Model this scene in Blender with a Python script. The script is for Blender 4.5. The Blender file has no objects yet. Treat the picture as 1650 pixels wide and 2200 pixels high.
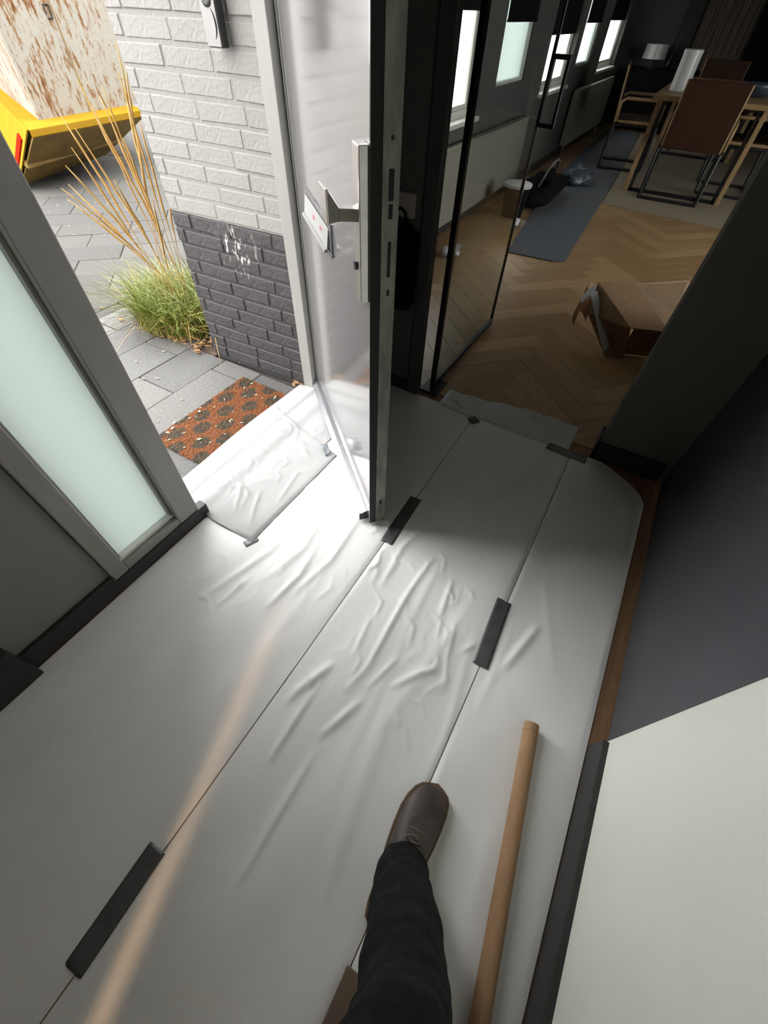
import bpy, bmesh, math, random
import numpy as np
from mathutils import Vector, Matrix

# ------------------------------------------------------------------ camera, sky, exposure
SC = bpy.context.scene
COL = SC.collection
H = 1.30
YAW, PITCH, ROLL, FPX = math.radians(28.315), math.radians(51.373), math.radians(2.607), 874.9
fwd = Vector((math.cos(YAW)*math.cos(PITCH), math.sin(YAW)*math.cos(PITCH), -math.sin(PITCH)))
rgt = Vector((math.sin(YAW), -math.cos(YAW), 0))
upv = rgt.cross(fwd)
r2 = math.cos(ROLL)*rgt + math.sin(ROLL)*upv
u2 = -math.sin(ROLL)*rgt + math.cos(ROLL)*upv
cam = bpy.data.cameras.new('camera')
cam.sensor_fit = 'HORIZONTAL'; cam.sensor_width = 36.0; cam.lens = 36.0*FPX/1650.0
cam.clip_start = 0.02; cam.clip_end = 200
camo = bpy.data.objects.new('camera', cam); COL.objects.link(camo)
camo.matrix_world = Matrix(((r2.x, u2.x, -fwd.x, 0), (r2.y, u2.y, -fwd.y, 0), (r2.z, u2.z, -fwd.z, H), (0, 0, 0, 1)))
SC.camera = camo

world = bpy.data.worlds.new('overcast_sky'); SC.world = world
world.use_nodes = True
wn = world.node_tree.nodes; wl = world.node_tree.links
for n_ in list(wn): wn.remove(n_)
wo = wn.new('ShaderNodeOutputWorld'); wb = wn.new('ShaderNodeBackground')
wb.inputs['Color'].default_value = (1.0, 0.99, 0.975, 1); wb.inputs['Strength'].default_value = 1.9
wl.new(wb.outputs[0], wo.inputs[0])

SC.view_settings.view_transform = 'Standard'
SC.view_settings.look = 'None'
SC.view_settings.gamma = 1.0
SC.view_settings.use_curve_mapping = False
SC.view_settings.exposure = 2.2

RND = random.Random(7)

# ------------------------------------------------------------------ helpers
class MB:
    """collects shapes and links them as one mesh object"""
    def __init__(s): s.v = []; s.f = []; s.mi = []; s.cur = 0
    def add(s, vs, fs):
        o = len(s.v); s.v += [tuple(p) for p in vs]
        s.f += [tuple(i+o for i in f) for f in fs]; s.mi += [s.cur]*len(fs); return s
    def box(s, x0, x1, y0, y1, z0, z1, M=None):
        vs = [(x, y, z) for z in (z0, z1) for x, y in ((x0, y0), (x1, y0), (x1, y1), (x0, y1))]
        if M is not None: vs = [M @ Vector(p) for p in vs]
        return s.add(vs, [(3, 2, 1, 0), (4, 5, 6, 7), (0, 1, 5, 4), (1, 2, 6, 5), (2, 3, 7, 6), (3, 0, 4, 7)])
    def prism(s, poly, z0, z1):
        n = len(poly)
        vs = [(x, y, z0) for x, y in poly] + [(x, y, z1) for x, y in poly]
        fs = [tuple(range(n-1, -1, -1)), tuple(range(n, 2*n))] + [(i, (i+1) % n, n+(i+1) % n, n+i) for i in range(n)]
        return s.add(vs, fs)
    def hexa(s, bot, top):
        return s.add(list(bot)+list(top), [(3, 2, 1, 0), (4, 5, 6, 7), (0, 1, 5, 4), (1, 2, 6, 5), (2, 3, 7, 6), (3, 0, 4, 7)])
    def tube(s, pts, r, n=8, closed=False, caps=True):
        pts = [Vector(p) for p in pts]; m = len(pts)
        rs = r if isinstance(r, (list, tuple)) else [r]*m
        vs = []; prev = None
        for i, p in enumerate(pts):
            a = pts[(i-1) % m] if (closed or i > 0) else p
            b = pts[(i+1) % m] if (closed or i < m-1) else p
            t = (b-a)
            t = t.normalized() if t.length > 1e-9 else Vector((0, 0, 1))
            if prev is None:
                ref = Vector((0, 0, 1)) if abs(t.z) < .9 else Vector((1, 0, 0))
                e1 = t.cross(ref).normalized()
            else:
                e1 = (prev - t*prev.dot(t)).normalized()
            prev = e1; e2 = t.cross(e1)
            vs += [p + (e1*math.cos(2*math.pi*k/n)+e2*math.sin(2*math.pi*k/n))*rs[i] for k in range(n)]
        fs = []
        for i in range(m if closed else m-1):
            j = (i+1) % m
            fs += [(i*n+k, i*n+(k+1) % n, j*n+(k+1) % n, j*n+k) for k in range(n)]
        if caps and not closed:
            fs += [tuple(range(n-1, -1, -1)), tuple((m-1)*n+k for k in range(n))]
        return s.add(vs, fs)
    def lathe(s, prof, cx, cy, n=24, M=None):
        vs = []; m = len(prof)
        for r, z in prof:
            vs += [(cx+r*math.cos(2*math.pi*k/n), cy+r*math.sin(2*math.pi*k/n), z) for k in range(n)]
        if M is not None: vs = [M @ Vector(p) for p in vs]
        fs = [(i*n+k, i*n+(k+1) % n, (i+1)*n+(k+1) % n, (i+1)*n+k) for i in range(m-1) for k in range(n)]
        if prof[0][0] > 1e-6: fs.append(tuple(range(n-1, -1, -1)))
        if prof[-1][0] > 1e-6: fs.append(tuple((m-1)*n+k for k in range(n)))
        return s.add(vs, fs)
    def loft(s, rings, cap=True):
        n = len(rings[0]); m = len(rings); vs = [p for r in rings for p in r]
        fs = [(i*n+k, i*n+(k+1) % n, (i+1)*n+(k+1) % n, (i+1)*n+k) for i in range(m-1) for k in range(n)]
        if cap: fs += [tuple(range(n-1, -1, -1)), tuple((m-1)*n+k for k in range(n))]
        return s.add(vs, fs)
    def mesh(s, name, mats):
        me = bpy.data.meshes.new(name); me.from_pydata(s.v, [], s.f)
        for m in (mats if isinstance(mats, (list, tuple)) else [mats]): me.materials.append(m)
        if any(s.mi): me.polygons.foreach_set('material_index', s.mi)
        me.update(); return me
    def build(s, name, mats, parent=None, bevel=0, smooth=False, sub=0, segs=2, fix=True):
        me = s.mesh(name, mats)
        if fix:
            bm = bmesh.new(); bm.from_mesh(me); bmesh.ops.recalc_face_normals(bm, faces=bm.faces); bm.to_mesh(me); bm.free()
        return link(name, me, parent, bevel, smooth, sub, segs)

def link(name, me, parent=None, bevel=0, smooth=False, sub=0, segs=2):
    o = bpy.data.objects.new(name, me); COL.objects.link(o)
    if parent is not None: o.parent = parent
    if smooth:
        me.polygons.foreach_set('use_smooth', [True]*len(me.polygons))
    if bevel:
        b = o.modifiers.new('bevel', 'BEVEL'); b.width = bevel; b.segments = segs; b.limit_method = 'ANGLE'; b.angle_limit = math.radians(40)
    if sub:
        b = o.modifiers.new('sub', 'SUBSURF'); b.levels = sub; b.render_levels = sub
    return o

def tag(o, label, cat, group=None, kind=None):
    o['label'] = label; o['category'] = cat
    if group: o['group'] = group
    if kind: o['kind'] = kind
    return o
def struct(o, label=None, cat=None):
    o['kind'] = 'structure'
    if label: o['label'] = label
    if cat: o['category'] = cat
    return o
def empty(name, loc=(0, 0, 0), rz=0):
    o = bpy.data.objects.new(name, None); COL.objects.link(o); o.location = loc; o.rotation_euler = (0, 0, rz)
    o.empty_display_size = .05
    return o
def copy_tree(o, parent=None):
    c = o.copy(); COL.objects.link(c); c.parent = parent
    for ch in list(o.children): copy_tree(ch, c)
    return c

# ------------------------------------------------------------------ materials
MATS = {}
def mat(name, col, rough=.6, metal=0, var=.0, vscale=8, bump=0, bscale=60, bdist=.004, spec=.5, coat=0, col2=None, stretch=(1, 1, 1), coords='Object', detail=4, coat_rough=.03, sheen=0):
    m = bpy.data.materials.new(name); m.use_nodes = True; MATS[name] = m
    nt = m.node_tree; N = nt.nodes; L = nt.links; b = N['Principled BSDF']
    c4 = tuple(col)+(1,)
    b.inputs['Base Color'].default_value = c4; b.inputs['Roughness'].default_value = rough; b.inputs['Metallic'].default_value = metal
    b.inputs['Specular IOR Level'].default_value = spec
    b.inputs['Coat Weight'].default_value = coat; b.inputs['Coat Roughness'].default_value = coat_rough
    if sheen: b.inputs['Sheen Weight'].default_value = sheen
    tc = N.new('ShaderNodeTexCoord'); mp = N.new('ShaderNodeMapping'); mp.inputs['Scale'].default_value = stretch
    L.new(tc.outputs[coords], mp.inputs['Vector'])
    if var or col2:
        t = N.new('ShaderNodeTexNoise'); t.inputs['Scale'].default_value = vscale; t.inputs['Detail'].default_value = detail; t.inputs['Roughness'].default_value = .6
        L.new(mp.outputs[0], t.inputs['Vector'])
        mx = N.new('ShaderNodeMix'); mx.data_type = 'RGBA'
        if col2 is None:
            mx.inputs[6].default_value = tuple(max(0, x*(1-var)) for x in col)+(1,)
            mx.inputs[7].default_value = tuple(min(1, x*(1+var)) for x in col)+(1,)
        else:
            mx.inputs[6].default_value = c4; mx.inputs[7].default_value = tuple(col2)+(1,)
        rp = N.new('ShaderNodeMapRange'); rp.inputs[1].default_value = .35; rp.inputs[2].default_value = .65
        L.new(t.outputs['Fac'], rp.inputs[0]); L.new(rp.outputs[0], mx.inputs[0]); L.new(mx.outputs[2], b.inputs['Base Color'])
    if bump:
        t2 = N.new('ShaderNodeTexNoise'); t2.inputs['Scale'].default_value = bscale; t2.inputs['Detail'].default_value = 5
        L.new(mp.outputs[0], t2.inputs['Vector'])
        bp_ = N.new('ShaderNodeBump'); bp_.inputs['Strength'].default_value = bump; bp_.inputs['Distance'].default_value = bdist
        L.new(t2.outputs['Fac'], bp_.inputs['Height']); L.new(bp_.outputs[0], b.inputs['Normal'])
    return m

def glass_mat(name, tint, refl=1.0, ior=1.5):
    m = bpy.data.materials.new(name); m.use_nodes = True; N = m.node_tree.nodes; L = m.node_tree.links
    for n in list(N): N.remove(n)
    o = N.new('ShaderNodeOutputMaterial'); mx = N.new('ShaderNodeMixShader'); lw = N.new('ShaderNodeLayerWeight'); lw.inputs[0].default_value = .5; pw = N.new('ShaderNodeMath'); pw.operation = 'POWER'; pw.inputs[1].default_value = 5; fr = N.new('ShaderNodeMath'); fr.operation = 'MULTIPLY_ADD'; fr.inputs[1].default_value = .45; fr.inputs[2].default_value = .02; L.new(lw.outputs['Facing'], pw.inputs[0]); L.new(pw.outputs[0], fr.inputs[0])
    tr = N.new('ShaderNodeBsdfTransparent'); tr.inputs[0].default_value = tuple(tint)+(1,)
    gl = N.new('ShaderNodeBsdfGlossy'); gl.inputs['Roughness'].default_value = .02; gl.inputs['Color'].default_value = (refl, refl, refl, 1)
    L.new(fr.outputs[0], mx.inputs[0]); L.new(tr.outputs[0], mx.inputs[1]); L.new(gl.outputs[0], mx.inputs[2]); L.new(mx.outputs[0], o.inputs[0])
    return m
def frosted_mat(name, tint, clear=.0, tintc=(1, 1, 1)):
    m = bpy.data.materials.new(name); m.use_nodes = True; N = m.node_tree.nodes; L = m.node_tree.links
    for n in list(N): N.remove(n)
    o = N.new('ShaderNodeOutputMaterial'); mx = N.new('ShaderNodeMixShader'); mx.inputs[0].default_value = clear
    tr = N.new('ShaderNodeBsdfTranslucent'); tr.inputs[0].default_value = tuple(tint)+(1,)
    tp = N.new('ShaderNodeBsdfTransparent'); tp.inputs[0].default_value = tuple(tintc)+(1,)
    gl = N.new('ShaderNodeBsdfGlossy'); gl.inputs['Roughness'].default_value = .25
    m2 = N.new('ShaderNodeMixShader'); m2.inputs[0].default_value = .04
    L.new(tr.outputs[0], mx.inputs[1]); L.new(tp.outputs[0], mx.inputs[2]); L.new(mx.outputs[0], m2.inputs[1]); L.new(gl.outputs[0], m2.inputs[2]); L.new(m2.outputs[0], o.inputs[0])
    return m

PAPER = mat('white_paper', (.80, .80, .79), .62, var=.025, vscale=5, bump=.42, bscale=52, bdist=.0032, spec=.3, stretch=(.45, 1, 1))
PAPERO = mat('darkened_white_paper', (.35, .352, .353), .7, var=.03, vscale=6, bump=.35, bscale=240, bdist=.0012, spec=.3)  # paper colour darkened to offset the strong daylight at the threshold
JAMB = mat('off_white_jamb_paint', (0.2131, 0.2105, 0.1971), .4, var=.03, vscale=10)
FILM = mat('thin_white_film', (.50, .515, .515), .38, var=.05, vscale=14, bump=.3, bscale=40, bdist=.003)
TAPE = mat('grey_duct_tape', (.085, .088, .092), .33, var=.15, vscale=30, bump=.3, bscale=50, bdist=.002)
TAPE_S = mat('silver_tape', (.20, .22, .24), .35, var=.1, vscale=40, bump=.3, bscale=90, bdist=.002)
WALLP = mat('wall_paint', (.72, .74, .67), .72, var=.025, vscale=3, bump=.12, bscale=220, bdist=.001)
PARTW = mat('grey_partition_paint', (.13, .13, .122), .75, var=.05, vscale=3, bump=.12, bscale=200, bdist=.001)
WALL_SHADE = mat('shaded_wall_paint', (.23, .225, .205), .72, var=.025, vscale=3, bump=.12, bscale=220, bdist=.001)  # wall paint darkened, backlit shade of the left wall put into the colour
WALLD = mat('dark_wall_paint', (.060, .060, .056), .75, var=.05, vscale=3, bump=.12, bscale=200, bdist=.001)
CEIL = mat('ceiling_paint', (.45, .45, .43), .8, var=.02, vscale=2)
BASEB = mat('dark_baseboard', (.022, .020, .020), .45, var=.15, vscale=12)
DARKD = mat('dark_door_paint', (.075, .078, .088), .5, var=.06, vscale=6)
FLAPW = mat('pale_flap_enamel', (.26, .26, .255), .35, var=.03, vscale=10)
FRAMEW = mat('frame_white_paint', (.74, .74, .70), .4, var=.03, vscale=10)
FRAMEG = mat('frame_grey_paint', (.27, .262, .24), .45, var=.05, vscale=9)
BLACKM = mat('black_metal', (.012, .012, .013), .38, metal=.2, var=.1, vscale=20)
GASKET = mat('black_rubber', (.008, .008, .009), .6, var=.1, vscale=20)
EDGEM = mat('door_edge_metal', (.30, .30, .255), .42, metal=.55, col2=(.16, .165, .145), vscale=26, stretch=(1, 1, .35))
ALU = mat('brushed_aluminium', (.27, .265, .285), .33, metal=.85, var=.08, vscale=30, stretch=(1, 1, 8))
CHROME = mat('satin_steel', (.66, .65, .63), .24, metal=.9, var=.06, vscale=25)
DOORF = mat('grey_gloss_door', (.52, .51, .51), .12, metal=.78, spec=.8, var=.02, vscale=4)
COIR = mat('orange_coir', (0.2025, 0.0666, 0.0149), .95, col2=(0.1385, 0.0384, 0.0075), vscale=120, bump=1, bscale=420, bdist=.006)
COIRB = mat('black_coir', (0.0240, 0.0186, 0.0117), .95, col2=(0.0693, 0.0533, 0.0293), vscale=150, bump=1, bscale=420, bdist=.006)
YELLOW = mat('yellow_paint', (.235, .135, .014), .6, spec=.0, var=.06, vscale=4, bump=.2, bscale=14, bdist=.01)
YELLOWD = mat('shaded_yellow_steel', (.26, .155, .022), .6, col2=(.14, .085, .02), vscale=2.2, bump=.4, bscale=4, bdist=.03)  # browner yellow, shade of the overhanging skip end put into the colour
REDR = mat('red_reflector', (.30, .012, .005), .7, spec=.0, var=.1, vscale=40)
KRAFT = mat('kraft_cardboard', (.44, .275, .15), .8, var=.08, vscale=14, bump=.1, bscale=120, bdist=.001, stretch=(1, 6, 1))
KRAFTD = mat('brown_cardboard', (.30, .19, .105), .85, var=.12, vscale=9, bump=.2, bscale=80, bdist=.002)
WHITEP = mat('white_label', (.50, .51, .53), .6, var=.05, vscale=20)
SOIL = mat('soil', (.045, .03, .02), .95, col2=(.10, .065, .04), vscale=40, bump=1, bscale=60, bdist=.02)
GRASS = mat('green_blades', (.085, .155, .018), .55, col2=(.23, .27, .05), vscale=9)
GRASS2 = mat('olive_blades', (.20, .20, .05), .6, col2=(.30, .24, .07), vscale=12)
STRAW = mat('dry_straw', (.42, .25, .075), .7, col2=(.30, .165, .04), vscale=18)
LEAFM = mat('dry_leaves', (0.1918, 0.0799, 0.0293), .75, col2=(0.3197, 0.2025, 0.0906), vscale=35)
SCRAP = mat('pale_scraps', (0.3516, 0.2984, 0.1918), .8, col2=(0.4262, 0.3943, 0.3090), vscale=60)
JEANS = mat('dark_denim', (.011, .0105, .012), .9, var=.2, vscale=60, bump=.3, bscale=500, bdist=.001, spec=.15)
LEATH = mat('worn_brown_leather', (.042, .032, .028), .55, col2=(.085, .067, .057), vscale=18, bump=.3, bscale=90, bdist=.002)
SOLE = mat('dark_sole', (.02, .016, .013), .7, var=.15, vscale=30)
TUBEM = mat('tube_cardboard', (.34, .20, .105), .75, var=.08, vscale=14, bump=.1, bscale=120, bdist=.001, stretch=(1, 6, 1))
STRIPM = mat('dull_brown_board', (.14, .10, .072), .85, var=.1, vscale=10)
LACE = mat('taupe_laces', (.16, .135, .11), .8, var=.2, vscale=60)
WELT = mat('brown_welt', (.13, .08, .04), .6, var=.15, vscale=40)
RUGB = mat('slate_blue_rug', (.085, .093, .112), .95, var=.16, vscale=90, bump=.7, bscale=260, bdist=.004)
RUGT = mat('beige_rug', (.25, .205, .15), .95, var=.1, vscale=70, bump=.6, bscale=240, bdist=.004)
OAK = mat('light_oak', (.30, .195, .095), .5, col2=(.23, .145, .07), vscale=6, stretch=(3, 3, .5))
COGNAC = mat('brown_leather_upholstery', (.040, .017, .008), .6, spec=.2, col2=(.03, .013, .006), vscale=7, bump=.2, bscale=60, bdist=.002)
RADW = mat('radiator_enamel', (.20, .193, .165), .4, var=.02, vscale=4)
WINF = mat('window_frame_white', (.45, .45, .42), .4, var=.02, vscale=5)
BLIND = mat('black_blind_fabric', (.006, .006, .0065), .95, spec=.05, var=.1, vscale=80)
CERAM = mat('white_ceramic', (.42, .42, .42), .35, var=.02, vscale=6)
TAUPE = mat('taupe_curtain', (.10, .08, .062), .9, var=.12, vscale=10, stretch=(14, 14, .3))
BAGB = mat('black_fabric', (.005, .005, .006), .9, spec=.1, var=.2, vscale=30)
BAGBL = mat('blue_grey_plastic', (.045, .058, .075), .35, var=.2, vscale=14, bump=.5, bscale=14, bdist=.02)
PINKW = mat('switch_plastic', (.55, .47, .46), .4, var=.02, vscale=10)
WOODU = mat('dark_oak_subfloor', (.26, .15, .075), .6, col2=(.18, .10, .05), vscale=10, stretch=(.6, 6, 1))
JOINT = mat('pavement_joint_sand', (0.0400, 0.0362, 0.0320), .95, var=.3, vscale=60)
REDT = mat('red_print', (.30, .07, .09), .5, var=.1, vscale=40)
BELLG = mat('bell_grey_face', (.19, .185, .18), .35, metal=.3, var=.04, vscale=30)
BELLB = mat('bell_black', (.02, .02, .022), .3, var=.1, vscale=30)
GLASSD = glass_mat('clear_glass', (.92, .94, .93), .8, 1.16)
FROST = frosted_mat('frosted_glass', (.395, .428, .412), .0)
FROSTW = frosted_mat('window_film', (.50, .54, .52), .0)
FROSTB = frosted_mat('milky_window_glass', (.92, .95, .92), .55)
WINGL = glass_mat('window_glass', (.96, .98, .97))

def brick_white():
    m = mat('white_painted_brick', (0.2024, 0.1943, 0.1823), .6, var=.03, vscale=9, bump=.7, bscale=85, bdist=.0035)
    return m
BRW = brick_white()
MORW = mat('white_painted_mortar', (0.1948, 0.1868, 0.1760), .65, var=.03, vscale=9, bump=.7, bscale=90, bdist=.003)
BRD = mat('dark_painted_brick', (0.0215, 0.0192, 0.0203), .62, col2=(0.0288, 0.0261, 0.0269), vscale=16, bump=.9, bscale=60, bdist=.004)
MORD = mat('dark_painted_mortar', (0.0192, 0.0173, 0.0181), .7, var=.1, vscale=16, bump=.8, bscale=70, bdist=.004)
def add_scuffs(m, centre, radius):
    """pale paint scuffs of a fixed place and shape on the dark bricks"""
    N = m.node_tree.nodes; L = m.node_tree.links; b = N['Principled BSDF']
    src = b.inputs['Base Color'].links[0].from_socket
    g = N.new('ShaderNodeNewGeometry'); d = N.new('ShaderNodeVectorMath'); d.operation = 'DISTANCE'; d.inputs[1].default_value = centre
    L.new(g.outputs['Position'], d.inputs[0])
    mr = N.new('ShaderNodeMapRange'); mr.inputs[1].default_value = radius; mr.inputs[2].default_value = radius*.3; mr.inputs[3].default_value = 0; mr.inputs[4].default_value = 1
    L.new(d.outputs['Value'], mr.inputs[0])
    mp = N.new('ShaderNodeMapping'); mp.inputs['Scale'].default_value = (1, 2.2, .7); L.new(g.outputs['Position'], mp.inputs[0])
    nz = N.new('ShaderNodeTexNoise'); nz.inputs['Scale'].default_value = 26; nz.inputs['Detail'].default_value = 5; L.new(mp.outputs[0], nz.inputs['Vector'])
    th = N.new('ShaderNodeMapRange'); th.inputs[1].default_value = .56; th.inputs[2].default_value = .63; L.new(nz.outputs['Fac'], th.inputs[0])
    mu = N.new('ShaderNodeMath'); mu.operation = 'MULTIPLY'; L.new(mr.outputs[0], mu.inputs[0]); L.new(th.outputs[0], mu.inputs[1])
    mx = N.new('ShaderNodeMix'); mx.data_type = 'RGBA'; mx.inputs[7].default_value = (.45, .44, .43, 1)
    L.new(mu.outputs[0], mx.inputs[0]); L.new(src, mx.inputs[6]); L.new(mx.outputs[2], b.inputs['Base Color'])
add_scuffs(BRD, (1.42, 1.56, .60), .13); add_scuffs(MORD, (1.42, 1.56, .60), .13)

def rust_mat():
    m = mat('rusty_cream_steel', (.80, .76, .66), .8, spec=.0, bump=.3, bscale=20, bdist=.01)
    N = m.node_tree.nodes; L = m.node_tree.links; b = N['Principled BSDF']
    tc = N.new('ShaderNodeTexCoord'); mp = N.new('ShaderNodeMapping'); mp.inputs['Scale'].default_value = (3.2, 3.2, 1.0); L.new(tc.outputs['Object'], mp.inputs[0])
    a = N.new('ShaderNodeTexNoise'); a.inputs['Scale'].default_value = 7; a.inputs['Detail'].default_value = 8; a.inputs['Roughness'].default_value = .72; L.new(mp.outputs[0], a.inputs['Vector'])
    c = N.new('ShaderNodeTexNoise'); c.inputs['Scale'].default_value = .8; c.inputs['Detail'].default_value = 2; L.new(tc.outputs['Object'], c.inputs['Vector'])
    ad = N.new('ShaderNodeMath'); ad.operation = 'MULTIPLY_ADD'; ad.inputs[1].default_value = .55; L.new(c.outputs['Fac'], ad.inputs[0]); L.new(a.outputs['Fac'], ad.inputs[2])
    r1 = N.new('ShaderNodeValToRGB'); e = r1.color_ramp.elements
    e[0].position = .80; e[0].color = (.245, .232, .20, 1); e[1].position = .97; e[1].color = (.085, .03, .011, 1)
    k = r1.color_ramp.elements.new(.86); k.color = (.17, .105, .058, 1)
    L.new(ad.outputs[0], r1.inputs[0])
    s = N.new('ShaderNodeTexNoise'); s.inputs['Scale'].default_value = 26; s.inputs['Detail'].default_value = 3; L.new(mp.outputs[0], s.inputs['Vector'])
    th = N.new('ShaderNodeMapRange'); th.inputs[1].default_value = .63; th.inputs[2].default_value = .70; L.new(s.outputs['Fac'], th.inputs[0])
    mx = N.new('ShaderNodeMix'); mx.data_type = 'RGBA'; mx.inputs[7].default_value = (.13, .075, .045, 1)
    L.new(th.outputs[0], mx.inputs[0]); L.new(r1.outputs[0], mx.inputs[6]); L.new(mx.outputs[2], b.inputs['Base Color'])
    return m
RUST = rust_mat()
def tile_mats():
    out = []
    for i, c in enumerate(((.083, .081, .076), (.073, .0715, .068), (.092, .089, .083), (.078, .0755, .07))):
        out.append(mat('grey_concrete_paver_%s' % 'abcd'[i], c, .9, spec=.15, col2=tuple(x*.72 for x in c), vscale=70, bump=.6, bscale=180, bdist=.003))
    return out
TILES = tile_mats()
TILET = [mat('terrace_paver_%s' % 'abc'[i], c, .85, col2=tuple(x*.72 for x in c), vscale=70, bump=.6, bscale=180, bdist=.003) for i, c in enumerate(((.115, .113, .108), (.10, .098, .095), (.128, .125, .118)))]
def plank_mats():
    out = []
    for i, c in enumerate(((.40, .255, .125), (.34, .21, .10), (.45, .295, .15), (.37, .235, .118))):
        out.append(mat('oak_plank_%s' % 'abcd'[i], c, .33, col2=tuple(x*.78 for x in c), vscale=5, stretch=(1.2, 14, 1), bump=.1, bscale=30, bdist=.001))
    return out
PLANKS = plank_mats()

# ------------------------------------------------------------------ the house shell
WY = 1.10       # inner face of the front wall in the hall
RY = -.445      # inner face of the right hall wall
CZ = 2.55
hf = MB().box(-2.6, 1.76, -.75, 1.12, -.12, -.002).build('floor', WOODU)
struct(hf, 'dark oak hall floor under the white floor paper', 'floor')

# living-room herringbone floor
lf = MB().box(1.76, 11.2, -4.2, 1.75, -.12, -.012).build('floor', JOINT); struct(lf, 'oak herringbone floor of the dark living room', 'floor')
def clip_poly(poly, a, b, c):      # keep a*x+b*y<=c
    out = []
    for i in range(len(poly)):
        p, q = poly[i], poly[(i+1) % len(poly)]
        dp, dq = a*p[0]+b*p[1]-c, a*q[0]+b*q[1]-c
        if dp <= 0: out.append(p)
        if (dp < 0 < dq) or (dq < 0 < dp):
            t = dp/(dp-dq); out.append((p[0]+(q[0]-p[0])*t, p[1]+(q[1]-p[1])*t))
    return out
def poly_area(p): return abs(sum(p[i][0]*p[(i+1) % len(p)][1]-p[(i+1) % len(p)][0]*p[i][1] for i in range(len(p))))/2 if len(p) > 2 else 0
s2 = math.sqrt(.5)
PL, PW, g = .60, .12, .0006
rest = MB(); plank_me = {}
far_planks = []
for i in range(-20, 110):
    for j in range(-6, 7):
        for kind in (0, 1):
            if kind == 0: a0, a1, b0, b1 = 0, PL, 0, PW
            else: a0, a1, b0, b1 = PL, PL+PW, PW-PL, PW
            a0 += i*PW+j*PL+.4; a1 += i*PW+j*PL+.4; b0 += i*PW-j*PL-.4; b1 += i*PW-j*PL-.4
            poly = [(a0+g, b0+g), (a1-g, b0+g), (a1-g, b1-g), (a0+g, b1-g)]
            w = [((a+b)*s2+2.0, (b-a)*s2+.45) for a, b in poly]
            cx = sum(p[0] for p in w)/4; cy = sum(p[1] for p in w)/4
            if not (1.3 < cx < 11.4 and -4.4 < cy < 1.9): continue
            inner = (1.5 < cx < 6.1 and -.75 < cy < 1.35)
            cut = any(p[0] < 1.765 or p[0] > 11.15 or p[1] > 1.69 or p[1] < -4.15 for p in w)
            if inner and not cut:
                key = (kind, RND.randrange(4))
                if key not in plank_me:
                    mbx = MB().box(-PL/2+g, PL/2-g, -PW/2+g, PW/2-g, -.012, 0)
                    me = mbx.mesh('plank', PLANKS[key[1]])
                    bm = bmesh.new(); bm.from_mesh(me)
                    top = [e for e in bm.edges if all(v.co.z > -.001 for v in e.verts)]
                    bmesh.ops.bevel(bm, geom=top, offset=.0008, segments=1, affect='EDGES'); bm.to_mesh(me); bm.free()
                    plank_me[key] = me
                o = link('plank', plank_me[key], lf); o.location = (cx, cy, 0)
                o.rotation_euler = (0, 0, math.radians(-45 if kind == 0 else 45))
            else:
                for q in ((-1, 0, -1.765), (1, 0, 11.15), (0, 1, 1.69), (0, -1, 4.15)): w = clip_poly(w, *q)
                if len(w) > 2 and poly_area(w) > 1e-4:
                    rest.cur = RND.randrange(4); rest.prism(w, -.011, 0)
ro = rest.build('plank_field', PLANKS, lf, fix=False); ro['kind'] = 'stuff'

# front wall of the hall (with sidelight and door openings)
m = MB()
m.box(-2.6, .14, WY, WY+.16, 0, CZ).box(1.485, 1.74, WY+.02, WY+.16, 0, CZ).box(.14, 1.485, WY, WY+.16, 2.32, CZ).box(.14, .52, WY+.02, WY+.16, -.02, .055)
struct(m.build('wall_left', WALL_SHADE), 'hall wall beside the frosted sidelight, backlit shade held in its grey', 'wall')
m = MB().box(-2.6, .145, WY-.015, WY+.002, 0, .086)
struct(m.build('baseboard_left', BASEB, bevel=.002), 'near-black baseboard along the left hall wall', 'baseboard')
m = MB().box(.145, .545, WY-.016, WY+.02, 0, .058)
struct(m.build('baseboard_sidelight', BASEB, bevel=.002), 'near-black baseboard under the frosted sidelight', 'baseboard')
m = MB().box(-2.6, -.165, WY-.045, WY-.012, 0, .165)
struct(m.build('trim_1', BASEB, bevel=.003), 'black plinth block at the left picture edge', 'trim')
# right wall
m = MB(); m.box(-2.6, .492, RY-.14, RY, 0, CZ).box(.492, 1.709, RY-.14, RY, 2.10, CZ)
struct(m.build('wall_right', WALLP), 'pale grey-green hall wall at the lower right', 'wall')
m = MB().box(-2.6, .487, RY-.004, RY+.016, 0, .098)
struct(m.build('baseboard_right', BASEB, bevel=.0025), 'near-black baseboard along the pale right wall', 'baseboard')
dd = struct(MB().box(.493, 1.708, RY-.075, RY-.028, .004, 2.098).build('door_2', DARKD, bevel=.002), 'dark anthracite flush door in the right hall wall', 'door')
# partition and stub
PX = 1.71
m = MB(); m.box(PX, PX+.11, .802, 1.70, 0, CZ).box(PX, PX+.11, -.17, .802, 2.32, CZ).box(PX, PX+.11, -4.2, -.17, 0, CZ)
struct(m.build('wall_partition', PARTW), 'grey partition wall with the opening to the living room', 'wall')
m = MB(); m.box(PX-.014, PX+.002, -.452, -.158, 0, .095).box(PX-.014, PX+.124, -.174, -.158, 0, .095)
struct(m.build('baseboard_partition', BASEB, bevel=.002), 'black baseboard around the end of the partition wall', 'baseboard')
m = MB(); m.box(PX-.014, PX+.002, .803, 1.10, 0, .06)
struct(m.build('baseboard_post', BASEB, bevel=.002), 'black baseboard behind the open front door', 'baseboard')
FRD = mat('dark_grey_frame', (.085, .085, .082), .5, var=.05, vscale=8)
m = MB(); m.box(PX-.02, PX+.022, .747, .803, 0, 2.32)
struct(m.build('trim_2', FRD, bevel=.003), 'dark grey upright frame post at the living room opening', 'trim')
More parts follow.
